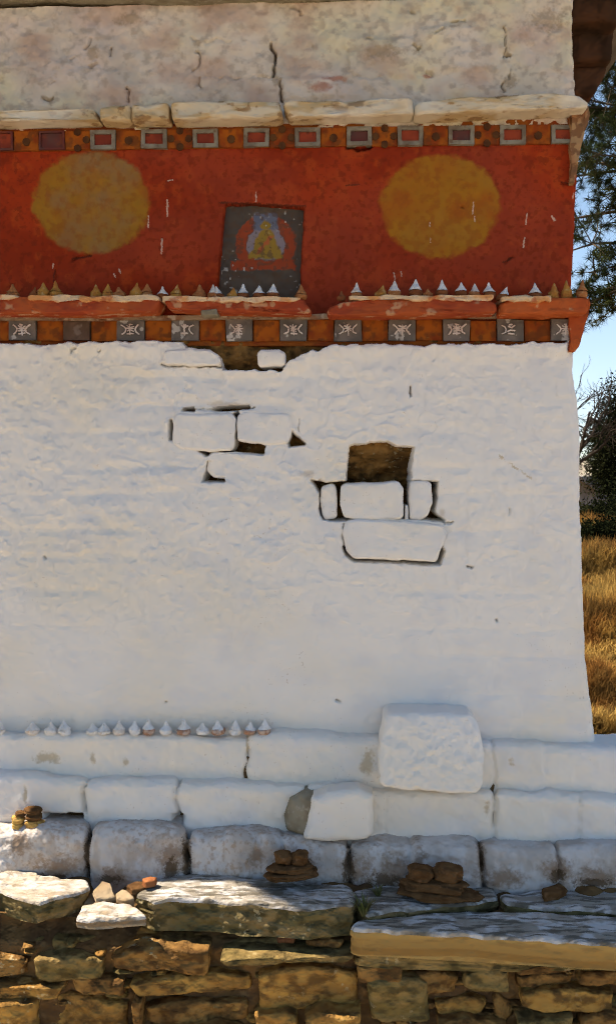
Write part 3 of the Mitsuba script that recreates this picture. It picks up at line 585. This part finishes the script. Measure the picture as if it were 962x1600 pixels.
# --- stepped plinth: three courses of blocks
def topA(x): return np.interp(x, [-700, 0, 590, 755, 962, 1300], [1140, 1147, 1156, 1165, 1172, 1180])
def topB(x): return np.interp(x, [-700, 0, 475, 590, 962, 1300], [1200, 1213, 1227, 1235, 1247, 1256])
def topC(x): return np.interp(x, [-700, 0, 290, 440, 620, 962, 1300], [1288, 1297, 1303, 1312, 1321, 1331, 1340])
def course(cuts, top, hgt, yf, m, r, seed, dirt=1.0, holes=()):
    """one course of worn blocks under many coats of limewash: faces run into each other, joints are as deep as the photo shows (cuts: pixel, depth in m)"""
    px = np.arange(cuts[0][0], cuts[-1][0]+.1, 2.0); P = np.array([at(a, top(a), yf) for a in px]); x, zt = P[:, 0], P[:, 2]+(fb(P[:, 0]*7, 0, seed, 3, seed)-.5)*.022
    ar = np.radians(np.linspace(0, 90, 12)); nb, nf = 7, 34; H = hgt*S
    yb = np.concatenate([np.linspace(r+.14, r+.004, nb), r-r*np.sin(ar), np.zeros(nf)])
    zb_ = np.concatenate([np.zeros(nb), -(r-r*np.cos(ar)), -np.linspace(r+.004, H, nf)])
    ny = np.concatenate([np.zeros(nb), -np.sin(ar), -np.ones(nf)]); nz = np.concatenate([np.ones(nb), np.cos(ar), np.zeros(nf)])
    X = np.repeat(x[None], len(yb), 0); Y = yf+yb[:, None]+0*X; Z = zt[None]+zb_[:, None]
    h = (fb(X*4.5, Z*6, Y*6+seed, 3, seed)-.5)*.034+(fb(X*15, Z*17, Y*17, 4, seed+1)-.5)*.017*dirt+(fb(X*55, Z*55, Y*55, 3, seed+2)-.5)*.0045*dirt
    R_ = random.Random(seed); off = [R_.uniform(-.008, .008) for _ in cuts]
    xc = [at(c[0], top(c[0]), yf)[0] for c in cuts]
    for k in range(1, len(cuts)-1):
        w_ = (fb(Z*14, Y*14, k, 3, seed+3)-.5)*.03; d = X-xc[k]-w_; dep = cuts[k][1]
        h -= dep*.22*np.exp(-(d/.020)**2)+dep*.9*np.exp(-(d/.0065)**2)*(.35+1.0*sst(.35, .6, fb(Z*20, Y*20, k+9., 3, seed+5)))
        h += (off[k]-off[k-1])*sst(-.012, .012, d)
    for (a, b, c, e, dep) in holes:
        q = XZ([(a, c), (b, c), (b, e), (a, e)], yf); carve(hh := h.ravel(), X.ravel(), Z.ravel(), q, dep, .006, None, .006, seed); h = hh.reshape(X.shape)
    V = np.stack([X, Y+ny[:, None]*h, Z+nz[:, None]*h], -1)
    for (a, _), (b, _) in zip(cuts[:-1], cuts[1:]):
        i0, i1 = np.searchsorted(px, a), min(np.searchsorted(px, b), len(px)-1)
        v = V[:, i0:i1+1]
        part('plinth_block', trimesh.Trimesh(v.reshape(-1, 3), grid_faces(*v.shape[:2]), process=False), m, stupa, True)
course([(-430, 0), (-40, .006), (385, .016), (600, .005), (770, .006), (852, .003), (1060, .006), (1180, 0)], topA, 110, -.07, 'whitewash_steps', .026, 401)
course([(-430, 0), (-330, .01), (-60, .012), (131, .022), (275, .016), (477, .012), (600, .004), (776, .020), (906, .008), (1060, .01), (1200, 0)], topB, 112, -.125, 'whitewash_steps', .032, 402, 1.1, [(70, 127, 1274, 1296, .07), (268, 284, 1276, 1296, .04)])
course([(-430, 0), (-360, .02), (-130, .02), (136, .05), (291, .06), (441, .02), (545, .035), (641, .012), (753, .030), (871, .014), (1010, .02), (1210, 0)], topC, 96, -.185, 'whitewash_dirty', .030, 403, 1.5)
pq = XY([(-430, 1400), (1200, 1400)], ZL)
part('plinth_core', crown([(pq[0, 0], -.06), (.72, -.06), (.72, 3.4), (pq[0, 0], 3.4)], -.6, float(at(480, 1175, 0)[2])), 'dark_mud', stupa, False)

# ------------------------------------------------------------------ retaining wall with its capstones
rw = thing('retaining_wall', 'rough brown dry stone retaining wall under overhanging slate capstones', 'wall')
RY = -.40
bz, bx = np.meshgrid(np.linspace(-.25, ZL-.05, 90), np.linspace(-2.9, 2.6, 420), indexing='ij')
by = RY+.055+.06*sst(ZL-.13, ZL-.08, bz)+(fb(bx*12, bz*12, 0, 4, 81)-.5)*.05+(fb(bx*50, bz*50, 0, 3, 82)-.5)*.015
part('core', trimesh.Trimesh(np.stack([bx, by, bz], -1).reshape(-1, 3), grid_faces(*bx.shape), process=False), 'dark_mud', rw, True)
ty, tx = np.meshgrid(np.linspace(RY+.06, .0, 30), np.linspace(-2.9, 2.6, 420), indexing='ij')
tz = ZL-.035+.05*sst(.09, .0, np.abs(ty+.20))*sst(.44, .58, fb(tx*6, ty*3, 0, 3, 85))+(fb(tx*12, ty*12, 0, 4, 83)-.5)*.03+(fb(tx*60, ty*60, 0, 3, 84)-.5)*.012
part('soil_bed', trimesh.Trimesh(np.stack([tx, ty, tz], -1).reshape(-1, 3), grid_faces(*tx.shape), process=False), 'dark_mud', rw, True)
def cap(pts, zt, thick, m, topm=None, label=None, **k):
    k = {**dict(rnd=.010, amp=.010, edge=.007, strat=.012, levels=10, corner=.006, N=150, freq=20., rings=14, side=.006), **k}
    V, f, nt = flat_stone(pts, zt, thick, seed=random.randrange(900), **k)
    if topm is None: return part('capstone', trimesh.Trimesh(V, f, process=False), m, rw, 32, label)
    key = part('capstone', trimesh.Trimesh(V, f[nt:], process=False), m, rw, 32, label)
    part(key[len(rw)+2:]+'__painted_top', trimesh.Trimesh(V, f[:nt], process=False).copy(), topm, rw, 32)
cap([(-70, 1352), (20, 1356), (57, 1357), (60, 1366), (100, 1372), (137, 1376), (140, 1388), (118, 1396), (85, 1402), (64, 1411), (30, 1402), (0, 1392), (-70, 1388)], ZL+.035, .075, 'slate_green', 'thick_whitewash', taper=.12, amp=.012)
cap([(-260, 1350), (-75, 1350), (-72, 1395), (-260, 1400)], ZL+.03, .08, 'slate_green', 'thick_whitewash')
cap([(-600, 1345), (-265, 1350), (-265, 1400), (-600, 1405)], ZL+.03, .08, 'slate_green', 'thick_whitewash')
cap([(116, 1435), (128, 1416), (160, 1409), (205, 1411), (224, 1425), (228, 1431), (180, 1434), (150, 1438)], ZL+.012, .03, 'slate_pale', 'thick_whitewash', amp=.006, strat=.004, levels=4)
cap([(212, 1396), (226, 1384), (252, 1370), (300, 1365), (360, 1368), (430, 1374), (545, 1384), (557, 1398), (552, 1412), (480, 1419), (400, 1413), (330, 1407), (290, 1406), (240, 1407)], ZL+.03, .095, 'slate_green', 'splashed_whitewash', amp=.014, strat=.016)
cap([(546, 1446), (556, 1440), (575, 1436), (640, 1430), (720, 1424), (850, 1425), (980, 1434), (1130, 1442), (1130, 1484), (962, 1474), (850, 1467), (744, 1461), (680, 1458), (630, 1455), (580, 1452), (556, 1452)], ZL-.012, .080, 'banded_sandstone', 'splashed_whitewash', strat=.005, side=.002, rnd=.012, label='long banded yellow sandstone capstone with a whitewash splashed top')
cap([(552, 1468), (580, 1460), (760, 1460), (900, 1466), (1130, 1476), (1130, 1500), (900, 1496), (800, 1500), (700, 1496), (600, 1494), (556, 1488)], ZL-.096, .040, 'green_stone', strat=.012)
cap([(553, 1392), (600, 1384), (700, 1383), (772, 1388), (778, 1402), (740, 1412), (640, 1420), (575, 1428), (556, 1412)], ZL+.006, .04, 'slate_green', 'splashed_whitewash')
cap([(780, 1398), (860, 1390), (1000, 1395), (1150, 1400), (1150, 1440), (1000, 1428), (920, 1420), (850, 1418), (790, 1412)], ZL+.004, .045, 'slate_green', 'splashed_whitewash')
cap([(1135, 1450), (1400, 1455), (1400, 1490), (1135, 1475)], ZL-.012, .1, 'slate_green', 'splashed_whitewash')
RST = [(-130, -4, 1462, 1496, 'g'), (-2, 72, 1464, 1492, 'g'), (76, 162, 1466, 1490, 'g'), (204, 252, 1458, 1487, 'o'), (256, 332, 1462, 1482, 'b'), (336, 470, 1470, 1494, 'g'), (430, 462, 1464, 1478, 'r'), (472, 540, 1468, 1482, 'b'), (-140, 40, 1498, 1536, 'b'), (44, 160, 1496, 1536, 'g'), (165, 332, 1486, 1526, 'b'), (340, 560, 1497, 1510, 'g'), (-140, 102, 1540, 1562, 'o'), (106, 196, 1530, 1556, 'b'), (200, 396, 1527, 1558, 'o'), (398, 560, 1513, 1580, 'o'), (-140, 66, 1568, 1640, 'o'), (70, 200, 1560, 1650, 'o'), (204, 222, 1562, 1640, 'b'), (225, 392, 1562, 1604, 'b'), (396, 470, 1584, 1640, 'o'), (474, 566, 1584, 1650, 'o'), (225, 392, 1608, 1660, 'b'), (556, 632, 1510, 1542, 'b'), (570, 676, 1530, 1612, 'g'), (640, 720, 1520, 1556, 'b'), (680, 764, 1560, 1590, 'o'), (724, 800, 1522, 1556, 'g'), (768, 802, 1560, 1600, 'b'), (806, 968, 1548, 1584, 'o'), (804, 900, 1522, 1544, 'b'), (903, 1010, 1524, 1545, 'b'), (680, 800, 1596, 1650, 'b'), (806, 900, 1588, 1650, 'g'), (903, 1040, 1588, 1650, 'b'), (970, 1100, 1548, 1584, 'g'), (570, 676, 1616, 1660, 'b'), (560, 800, 1500, 1518, 'g'), (803, 1000, 1506, 1520, 'b'), (162, 202, 1492-30, 1484, 'g')]
MM = dict(g='green_stone', o='ochre_stone', b='brown_stone', r='brick_red')
for a, b, c, d, m in RST:
    rr = random.uniform
    w, h_ = b-a, d-c; jx, jy = min(13, w*.11), min(6, h_*.15)
    pts = [(a+rr(0, jx), c+rr(0, jy)*2), (a+w*.3, c+rr(-jy, jy)), (a+w*.7, c+rr(-jy, jy)), (b-rr(0, jx), c+rr(0, jy)*2), (b-rr(0, jx), d-rr(0, jy)*2), (a+w*.6, d+rr(-jy, jy)), (a+w*.25, d+rr(-jy, jy)), (a+rr(0, jx), d-rr(0, jy)*2)]
    part('stone', wall_stone(pts, RY+rr(-.02, .04)+(.05 if c < 1482 else 0), .16, tilt=(rr(-.15, .15), rr(-.3, .1)), rnd=.016, amp=.016, edge=.009, corner=.004, N=80, rings=9, seed=random.randrange(900), freq=18.), MM[m], rw, 38)
for i in range(110):                      # pinning stones in the joints
    px, py = random.uniform(-20, 980), random.uniform(1470, 1610); q = at(px, py, RY+.06)
    part('chip', rock(q-np.array([0, 0, .01]), (random.uniform(.02, .07), .06, random.uniform(.008, .028)), 300+i, sub=2), random.choice(['brown_stone', 'green_stone', 'ochre_stone']), rw, 30)

# ------------------------------------------------------------------ loose blocks on the steps
def big_block():
    P = [(600, 1120), (640, 1118), (700, 1119), (738, 1122), (750, 1138), (757, 1180), (754, 1222), (742, 1238), (690, 1236), (640, 1232), (592, 1226), (590, 1190), (597, 1150)]
    return wall_stone(P, -.165, .12, tilt=(.02, .24), rnd=.016, amp=.009, edge=.006, corner=.022, N=170, seed=77, freq=48., rings=40)
solo('stone_block', big_block(), 'whitewash_steps', 'large square whitewashed stone block leaning on the stepped base of the wall', 'stone', 45)
sb = thing('stone_block', 'smaller whitewashed stone block with a bare grey green left side on the middle step', 'stone')
part('body', wall_stone([(442, 1282), (452, 1256), (470, 1246), (500, 1246), (515, 1250), (520, 1262), (520, 1300), (510, 1312), (470, 1312), (445, 1306)], -.175, .1, tilt=(-.35, 0), rnd=.03, amp=.006, corner=.012, N=110, seed=31), 'green_grey_stone', sb, 45)
part('painted_face', wall_stone([(486, 1250), (510, 1240), (560, 1236), (583, 1246), (584, 1308), (574, 1316), (520, 1318), (472, 1313), (480, 1285)], -.19, .08, tilt=(.06, 0), rnd=.022, amp=.005, corner=.012, N=110, seed=32, rings=14), 'whitewash_steps', sb, 45)

# ------------------------------------------------------------------ clay cone offerings
def lathe(prof, c, seed, lean=(0, 0), n=18):
    an = np.arange(n)*2*np.pi/n; V = []
    for r, z in prof: V.append(np.stack([r*np.cos(an), r*np.sin(an), np.full(n, z)], 1))
    V = np.vstack(V); k = fb(V[:, 0]*70+seed, V[:, 1]*70, V[:, 2]*70, 3, seed)
    V[:, :2] *= (1+.42*(k-.5)*2)[:, None]; V[:, 2] *= .9+.2*((seed*37) % 10)/10
    V[:, 0] += V[:, 2]*lean[0]; V[:, 1] += V[:, 2]*lean[1]
    f = grid_faces(len(prof), n+1); f = (f//(n+1))*n+(f % (n+1)) % n
    return trimesh.Trimesh(V+np.asarray(c), f, process=False)
ORD = ['first', 'second', 'third', 'fourth', 'fifth', 'sixth', 'seventh', 'eighth', 'ninth', 'tenth', 'eleventh', 'twelfth', 'thirteenth', 'fourteenth', 'fifteenth', 'sixteenth', 'seventeenth']
def cone(px, py, y, wpx, hpx, base, tip, label, group, lean=0.0, seed=0):
    c = at(px, py, y); k = S*(3+y)/3; w, h = wpx*k/2, hpx*k
    t = thing('clay_cone', label, 'clay offering', group)
    part('base', lathe([(0, 0), (w*.80, 0), (w*.98, h*.10), (w, h*.28), (w*.90, h*.38), (0, h*.38)], c, seed, (lean, 0)), base, t, 50)
    part('cone', lathe([(w*.95, h*.36), (w*.84, h*.43), (w*.55, h*.58), (w*.32, h*.76), (w*.15, h*.93), (0, h*1.0)], c, seed+1, (lean, 0)), tip, t, 50)
UPPER = [(20, 463, 18, 19, 'c', 0), (52, 463, 13, 17, 'd', .2), (68, 463, 19, 22, 'o', 0), (88, 463, 18, 23, 'o', -.05), (150, 463, 16, 20, 'o', 0), (168, 463, 15, 19, 'o', .05), (187, 463, 18, 17, 'c', -.1), (212, 463, 18, 22, 'o', .1), (230, 463, 17, 19, 'c', 0), (254, 466, 16, 20, 'g', 0), (274, 466, 18, 21, 'o', .15), (312, 466, 19, 24, 'c', 0), (333, 466, 16, 22, 'p', 0), (345, 464, 13, 16, 'w', -.4), (363, 466, 16, 18, 'o', .1), (380, 465, 17, 21, 'w', 0), (405, 465, 19, 21, 'w', 0), (426, 465, 19, 22, 'w', .05), (470, 466, 17, 20, 'c', 0), (533, 468, 12, 15, 'd', 0), (557, 465, 16, 23, 'p', 0), (593, 464, 17, 21, 'o', .25), (616, 463, 19, 24, 'p', 0), (649, 461, 19, 23, 'w', 0), (668, 462, 14, 12, 'c', 0), (690, 461, 17, 23, 'w', 0), (720, 461, 18, 22, 'w', 0), (741, 462, 15, 19, 'p', 0), (764, 463, 17, 20, 'w', -.05), (782, 467, 17, 20, 'w', .45), (836, 465, 18, 22, 'w', -.05), (865, 465, 16, 25, 'o', 0), (884, 464, 16, 26, 'o', 0), (908, 463, 16, 24, 'c', .05)]
LOOKS = dict(c=('clay', 'clay', 'terracotta clay cone'), d=('dark_clay', 'dark_clay', 'small dark brown clay cone'), o=('ochre_clay', 'ochre_clay', 'ochre yellow clay cone'), g=('dark_clay', 'white_clay', 'grey white topped clay cone'), p=('clay', 'white_clay', 'clay cone with a pinkish white top'), w=('dark_clay', 'white_cone', 'white topped clay cone'))
for i, (px, py, w, h, c, ln) in enumerate(UPPER):
    n, side = (i, 'left') if i < len(UPPER)-i else (len(UPPER)-1-i, 'right')
    cone(px, py+2, -.045, w*1.08, h+2, *LOOKS[c][:2], '%s on red ledge, %s from %s end' % (LOOKS[c][2], ORD[n], side), 'clay cones along the red ledge', ln, 100+2*i)
LOWER = [(-2, 'w'), (52, 'b'), (80, 'w'), (101, 'w'), (145, 'w'), (162, 'w'), (186, 'b'), (210, 'w'), (232, 't'), (259, 'w'), (287, 't'), (316, 'w'), (341, 't'), (367, 'w'), (390, 't'), (413, 't')]
LL = dict(w=('white_cone', 'whitewashed clay cone'), b=('white_clay', 'whitewashed clay cone with a brownish base'), t=('dull_clay', 'whitewashed clay cone with a bare terracotta base'))
for i, (px, c) in enumerate(LOWER):
    n, side = (i, 'left') if i < len(LOWER)-i else (len(LOWER)-1-i, 'right')
    cone(px, 1147, -.05, random.uniform(19, 22), random.uniform(20, 25) if i not in (4, 5) else 18, LL[c][0], 'white_cone', '%s on white step, %s from %s end' % (LL[c][1], ORD[n], side), 'clay cones along the white step', random.uniform(-.08, .08), 300+2*i)

# ------------------------------------------------------------------ little piles of stones left on the step and the ledge
def pile(name, cx, cy, y, stones, mats, label):
    c = at(cx, cy, y)
    for i, (dx, dz, sx, sy, sz, m, lb) in enumerate(stones):
        solo('loose_stone', rock(c+np.array([dx*S, 0, dz*S]), (sx*S, sy*S, sz*S), 500+int(cx)+i, random.uniform(-15, 15), rough=.45), m, lb, 'stone', 35)
pile('a', 42, 1296, -.165, [(-14, 0, 17, 18, 11, 'cairn_gold', 'lowest golden stone of the left stack on the second step'), (-13, 9, 19, 18, 12, 'cairn_gold', 'middle golden stone of the left stack on the second step'), (-9, 19, 15, 14, 9, 'cairn_brown', 'top brown stone of the left stack on the second step'), (12, 0, 28, 22, 15, 'cairn_gold', 'broad golden stone at the foot of the right stack on the second step'), (12, 14, 23, 20, 12, 'cairn_brown', 'rusty brown stone in the middle of the right stack on the second step'), (11, 25, 28, 20, 8, 'cairn_brown', 'flat brown stone on top of the right stack on the second step')], None, None)
pile('b', 455, 1372, -.25, [(0, 0, 74, 40, 12, 'cairn_brown', 'flat brown stone at the bottom of the middle pile on the slate ledge'), (0, 10, 62, 34, 12, 'cairn_brown', 'second flat brown stone of the middle pile on the slate ledge'), (-12, 21, 25, 24, 19, 'cairn_brown', 'left square brown stone on top of the middle pile'), (12, 21, 25, 24, 19, 'cairn_brown', 'right square brown stone on top of the middle pile')], None, None)
pile('c', 680, 1404, -.27, [(2, 0, 112, 44, 14, 'cairn_brown', 'widest dark brown stone at the bottom of the right-hand pile on the ledge'), (-2, 11, 88, 40, 18, 'cairn_brown', 'dark brown middle stone of the right-hand pile on the ledge'), (-22, 27, 36, 30, 20, 'cairn_brown', 'upper left brown stone of the right-hand pile on the ledge'), (18, 26, 44, 30, 22, 'cairn_brown', 'upper right brown stone of the right-hand pile on the ledge')], None, None)
def shard(px, zt, thick, m, lb, **k):
    V, f, _ = flat_stone(px, zt, thick, seed=random.randrange(900), **{**dict(rnd=.004, amp=.004, edge=.004, strat=.004, levels=4, corner=.003, N=48), **k})
    solo('slate_shard', trimesh.Trimesh(V, f, process=False), m, lb, 'stone', 30)
shard([(130, 1408), (142, 1396), (168, 1392), (182, 1402), (178, 1410), (150, 1412)], ZL+.0, .03, 'slate_pale', 'tan slate shard between the bright left capstone and the large mossy slab', tilt=(.1, .2))
shard([(146, 1394), (160, 1382), (172, 1384), (181, 1398), (166, 1400), (150, 1402)], ZL+.028, .012, 'slate_pale', 'thin tan slate flake lying behind the shard beside the bright capstone', tilt=(-.15, .2))
shard([(180, 1396), (190, 1390), (208, 1394), (210, 1404), (196, 1408), (182, 1404)], ZL+.018, .03, 'slate_pale', 'small squarish tan stone just left of the large mossy slab')
shard([(198, 1384), (212, 1378), (228, 1378), (226, 1388), (206, 1392)], ZL+.036, .015, 'cairn_brown', 'brown slate chip lying at the left rear corner of the large mossy slab')
shard([(222, 1374), (234, 1370), (246, 1371), (242, 1377), (228, 1379)], ZL+.055, .018, 'brick_red', 'reddish chip on the left rear edge of the large mossy slab')
shard([(845, 1388), (868, 1382), (886, 1388), (872, 1395), (850, 1396)], ZL+.03, .03, 'cairn_brown', 'reddish brown chip at the foot of the plinth on the right of the ledge')
# little tuft that grows in the joint between the capstones
def tuft(px, py, z, n, h, m, lb):
    c = atz(px, py, z); V, Fc = [], []
    for i in range(n):
        a = random.uniform(0, 2*math.pi); l = h*random.uniform(.5, 1); ln = random.uniform(.3, 1.0); w = .0026
        d = np.array([math.cos(a), math.sin(a), 0]); s = np.array([-d[1], d[0], 0])*w; b = len(V)
        p0 = c+d*.006; p1 = p0+d*l*.35*ln+np.array([0, 0, l*.6]); p2 = p0+d*l*.9*ln+np.array([0, 0, l*.85])
        V += [p0-s, p0+s, p1-s*.8, p1+s*.8, p2]; Fc += [[b, b+1, b+3], [b, b+3, b+2], [b+2, b+3, b+4]]
    solo('grass_tuft', trimesh.Trimesh(np.array(V), np.array(Fc), process=False), m, lb, 'plant', False)
tuft(568, 1432, ZL-.01, 60, .07, 'green_blade', 'small dark green grass tuft in the joint left of the banded capstone')
tuft(590, 1402, ZL+.0, 26, .04, 'green_blade', 'tiny grass tuft at the rear of the joint between the capstones')

# ------------------------------------------------------------------ the hillside behind: grass, bushes, trees, hut
def blades(n, px, Yr, hr, seed):
    R = np.random.default_rng(seed)
    Y = Yr[0]+(Yr[1]-Yr[0])*R.random(n)**1.3; P = px[0]+(px[1]-px[0])*R.random(n)
    d = FW[None]+RT[None]*((P-481)/F)[:, None]; X = EYE[0]+d[:, 0]/d[:, 1]*(Y-EYE[1])
    cl = fb(X*.9, Y*.9, 0, 3, 91); keep = R.random(n) < .25+1.1*sst(.38, .6, cl); X, Y, cl = X[keep], Y[keep], cl[keep]; n = len(X)
    h = (hr[0]+(hr[1]-hr[0])*R.random(n))*(.45+1.1*sst(.4, .68, cl)); a = R.random(n)*2*np.pi; w = .005+.007*R.random(n); ln = .15+.7*R.random(n)**2
    B = np.stack([X, Y, terrain_z(X, Y)-.02], 1); D = np.stack([np.cos(a), np.sin(a), 0*a], 1); Sd = np.stack([-np.sin(a), np.cos(a), 0*a], 1)*w[:, None]
    M = B+D*(h*ln*.35)[:, None]+np.array([0, 0, 1])*(h*.62)[:, None]; Tp = B+D*(h*ln*.95)[:, None]+np.array([0, 0, 1])*(h*(1-.25*ln))[:, None]
    V = np.stack([B-Sd, B+Sd, M-Sd*.8, M+Sd*.8, Tp], 1).reshape(-1, 3); i = np.arange(n)[:, None]*5
    return trimesh.Trimesh(V, np.vstack([i+[0, 1, 3], i+[0, 3, 2], i+[2, 3, 4]]), process=False)
solo('grass', blades(120000, (890, 1010), (4.0, 17.0), (.08, .46), 5), 'dry_grass', 'tall dry golden grass on the slope behind the stupa', 'grass', False, kind='stuff')
def leaves(P, size, R, asp=.55, droop=0.0):
    n = len(P); a = R.normal(size=(n, 3)); a /= np.linalg.norm(a, axis=1, keepdims=True); b = np.cross(a, R.normal(size=(n, 3))); b /= np.linalg.norm(b, axis=1, keepdims=True)
    s = size*(.6+.8*R.random(n))[:, None]
    V = np.stack([P-a*s, P+b*s*asp, P+a*s, P-b*s*asp], 1).reshape(-1, 3); i = np.arange(n)[:, None]*4
    return trimesh.Trimesh(V, np.vstack([i+[0, 1, 2], i+[0, 2, 3]]), process=False)
def bush(px, py, Y, rx, rz, n, label, seed, name='bush', ground=True):
    R = np.random.default_rng(seed); c = at(px, py, Y); P = []
    cl = R.normal(size=(60, 3)); cl /= np.linalg.norm(cl, axis=1, keepdims=True); cl *= (.35+.6*R.random(60)**.5)[:, None]
    for q in cl: P.append(q+R.normal(size=(n//60, 3))*.16)
    P = np.vstack(P)*[rx, rx*.9, rz]+c
    t = thing(name, label, 'bush', 'dark bushes at the top of the slope')
    part('foliage', leaves(P, .040, R, .4), 'bush_leaves', t, False)
    gz = float(terrain_z(np.array([c[0]]), np.array([Y]))[0])
    st = []
    for i in range(5):
        e = c+cl[i]*[rx, rx, rz]*.7; b0 = np.array([c[0]+R.normal()*.1, Y+R.normal()*.1, gz-.1]); st.append(tube([b0, (b0+e)/2+R.normal(size=3)*.1, e], [.05, .03, .01]))
    part('stem', cat(st), 'bark', t, True)
bush(905, 838, 17.0, 1.0, .52, 14000, 'low dark bush just below the little grey hut', 1)
bush(930, 846, 15.2, .9, .42, 12000, 'low dark scrub at the top of the grass beside the white corner', 5)
bush(1000, 840, 15.4, 1.0, .55, 12000, 'low dark scrub at the top of the dry grass near the right edge', 6)
bush(950, 828, 18.0, 1.1, .62, 16000, 'low dark bush under the round conifer at the right edge', 2)
bush(988, 700, 20.0, 1.08, 1.5, 42000, 'tall dark conifer bush at the right edge of the view', 3)
bush(1036, 780, 18.0, 1.25, 1.2, 16000, 'wide dark bush at the right edge behind the dry grass', 4)
# the tree on the path whose crown shades the ground before the wall
sh = thing('broadleaf_tree', 'broad leafy tree on the path to the left of the stupa', 'tree')
R = np.random.default_rng(21); cc = np.array([-3.6, -2.9, 5.2]); q = R.normal(size=(70, 3)); q /= np.linalg.norm(q, axis=1, keepdims=True); q *= (.3+.65*R.random(70)**.5)[:, None]
part('crown', leaves((np.repeat(q, 150, 0)+R.normal(size=(70*150, 3))*.17)*[2.3, 2.1, 1.5]+cc, .085, R), 'bush_leaves', sh, False)
part('trunk', tube([[-3.7, -3.1, -.1], [-3.65, -3.0, 2.0], [-3.6, -2.9, 4.6]], [.17, .14, .08], 10), 'bark', sh, True)
part('limb', cat([tube([cc+[0, 0, -1.6], cc+k*[1.2, 1.1, .7]+[0, 0, -.3], cc+k*[2.2, 2.0, 1.4]], [.06, .04, .015]) for k in q[:14]]), 'bark', sh, True)
# hut
h = thing('hut', 'small grey hut with a sloping slate roof behind the bushes', 'house')
ha = at(880, 800, 26.0); 
part('wall', trimesh.creation.box([3.0, 2.5, 3.4]).apply_translation([ha[0]+.6, 27.3, ha[2]-.6]), 'hut_wall', h, False)
r0, r1 = at(870, 722, 25.6), at(938, 764, 25.6)
rp = np.array([[r0[0], r0[2]], [r1[0], r1[2]], [r1[0], r1[2]-.12], [r0[0], r0[2]-.12]])
part('roof', plate(Polygon(rp), 25.6, 3.2), 'roof_slate', h, False)
# bare tree
def branch_tree(base, d, l, r, depth, R, out, minr=.004):
    pts, p, dd = [base], base.copy(), d.copy()
    for i in range(5):
        dd = dd+R.normal(size=3)*.16; dd /= np.linalg.norm(dd); p = p+dd*l/5; pts.append(p.copy())
    out.append(tube(pts, np.linspace(r, r*.6, 6), 5))
    if depth == 0: return
    for i in range(3 if depth > 1 else 4):
        k = R.integers(2, 6); e = dd+R.normal(size=3)*.55; e[2] += .12; e /= np.linalg.norm(e)
        branch_tree(pts[k], e, l*R.uniform(.55, .8), r*.55, depth-1, R, out)
bt = thing('bare_tree', 'leafless thin tree just beyond the corner of the white wall', 'tree')
R = np.random.default_rng(8); b0 = at(893, 800, 12.0)
part('trunk', tube([b0-[0, 0, 1.5], b0, at(899, 740, 12.), at(903, 715, 12.)], [.07, .06, .05, .045], 8), 'bare_bark', bt, True)
out = []
for (a, b) in (((903, 715), (930, 660)), ((902, 725), (955, 690)), ((903, 715), (905, 640)), ((900, 740), (880, 640)), ((908, 700), (950, 655))):
    p, q = at(*a, 12.), at(*b, 12.); v = q-p
    branch_tree(p, v/np.linalg.norm(v), np.linalg.norm(v), .028, 3, R, out)
part('branch', cat(out), 'bare_bark', bt, True)
# pine
pt = thing('pine_tree', 'tall dark pine whose needled boughs hang beside the top of the stupa', 'tree')
R = np.random.default_rng(12); PY = 8.5; tb = at(1075, 1180, PY)
trunk = [np.array([tb[0]+.05*math.sin(z), PY+.04*math.cos(z*1.3), z]) for z in np.linspace(-1.2, 11, 14)]
part('trunk', tube(trunk, np.linspace(.2, .04, 14), 10), 'bark', pt, True)
tufts, limbs = [], []
for i in range(78):
    z = R.uniform(3.6, 10.5); a = R.uniform(0, 2*np.pi) if i > 44 else R.uniform(math.pi*.78, math.pi*1.3); L = R.uniform(1.0, 2.2)*(1.05-.05*(z-3.6))
    p = np.array([tb[0], PY, z]); d = np.array([math.cos(a), math.sin(a), R.uniform(-.12, .3)]); pts = [p]
    for k in range(7):
        d = d+R.normal(size=3)*.09+np.array([0, 0, -.03]); d /= np.linalg.norm(d); pts.append(pts[-1]+d*L/7)
    limbs.append(tube(pts, np.linspace(.035, .008, 8), 5))
    for k in range(2, 8):
        for s in range(5):
            e = d*.5+R.normal(size=3)*.7; e /= np.linalg.norm(e); q = pts[k]+e*R.uniform(.12, .42); limbs.append(tube([pts[k], (pts[k]+q)/2+R.normal(size=3)*.02, q], [.008, .006, .003], 4))
            for m in range(5): tufts.append((pts[k]+(q-pts[k])*R.uniform(.45, 1.05)+R.normal(size=3)*.03, e))
part('limb', cat(limbs), 'bark', pt, True)
TP = np.array([t[0] for t in tufts]); TD = np.array([t[1] for t in tufts]); nn = 20
TP, TD = np.repeat(TP, nn, 0), np.repeat(TD, nn, 0); D = TD*.6+R.normal(size=TP.shape)*.8; D /= np.linalg.norm(D, axis=1, keepdims=True)
Sd = np.cross(D, R.normal(size=D.shape)); Sd /= np.linalg.norm(Sd, axis=1, keepdims=True); Sd *= .0045; Ln = (.07+.08*R.random(len(D)))[:, None]
V = np.stack([TP-Sd, TP+Sd, TP+D*Ln], 1).reshape(-1, 3)
part('needles', trimesh.Trimesh(V, np.arange(len(V)).reshape(-1, 3), process=False), 'pine_needles', pt, False)
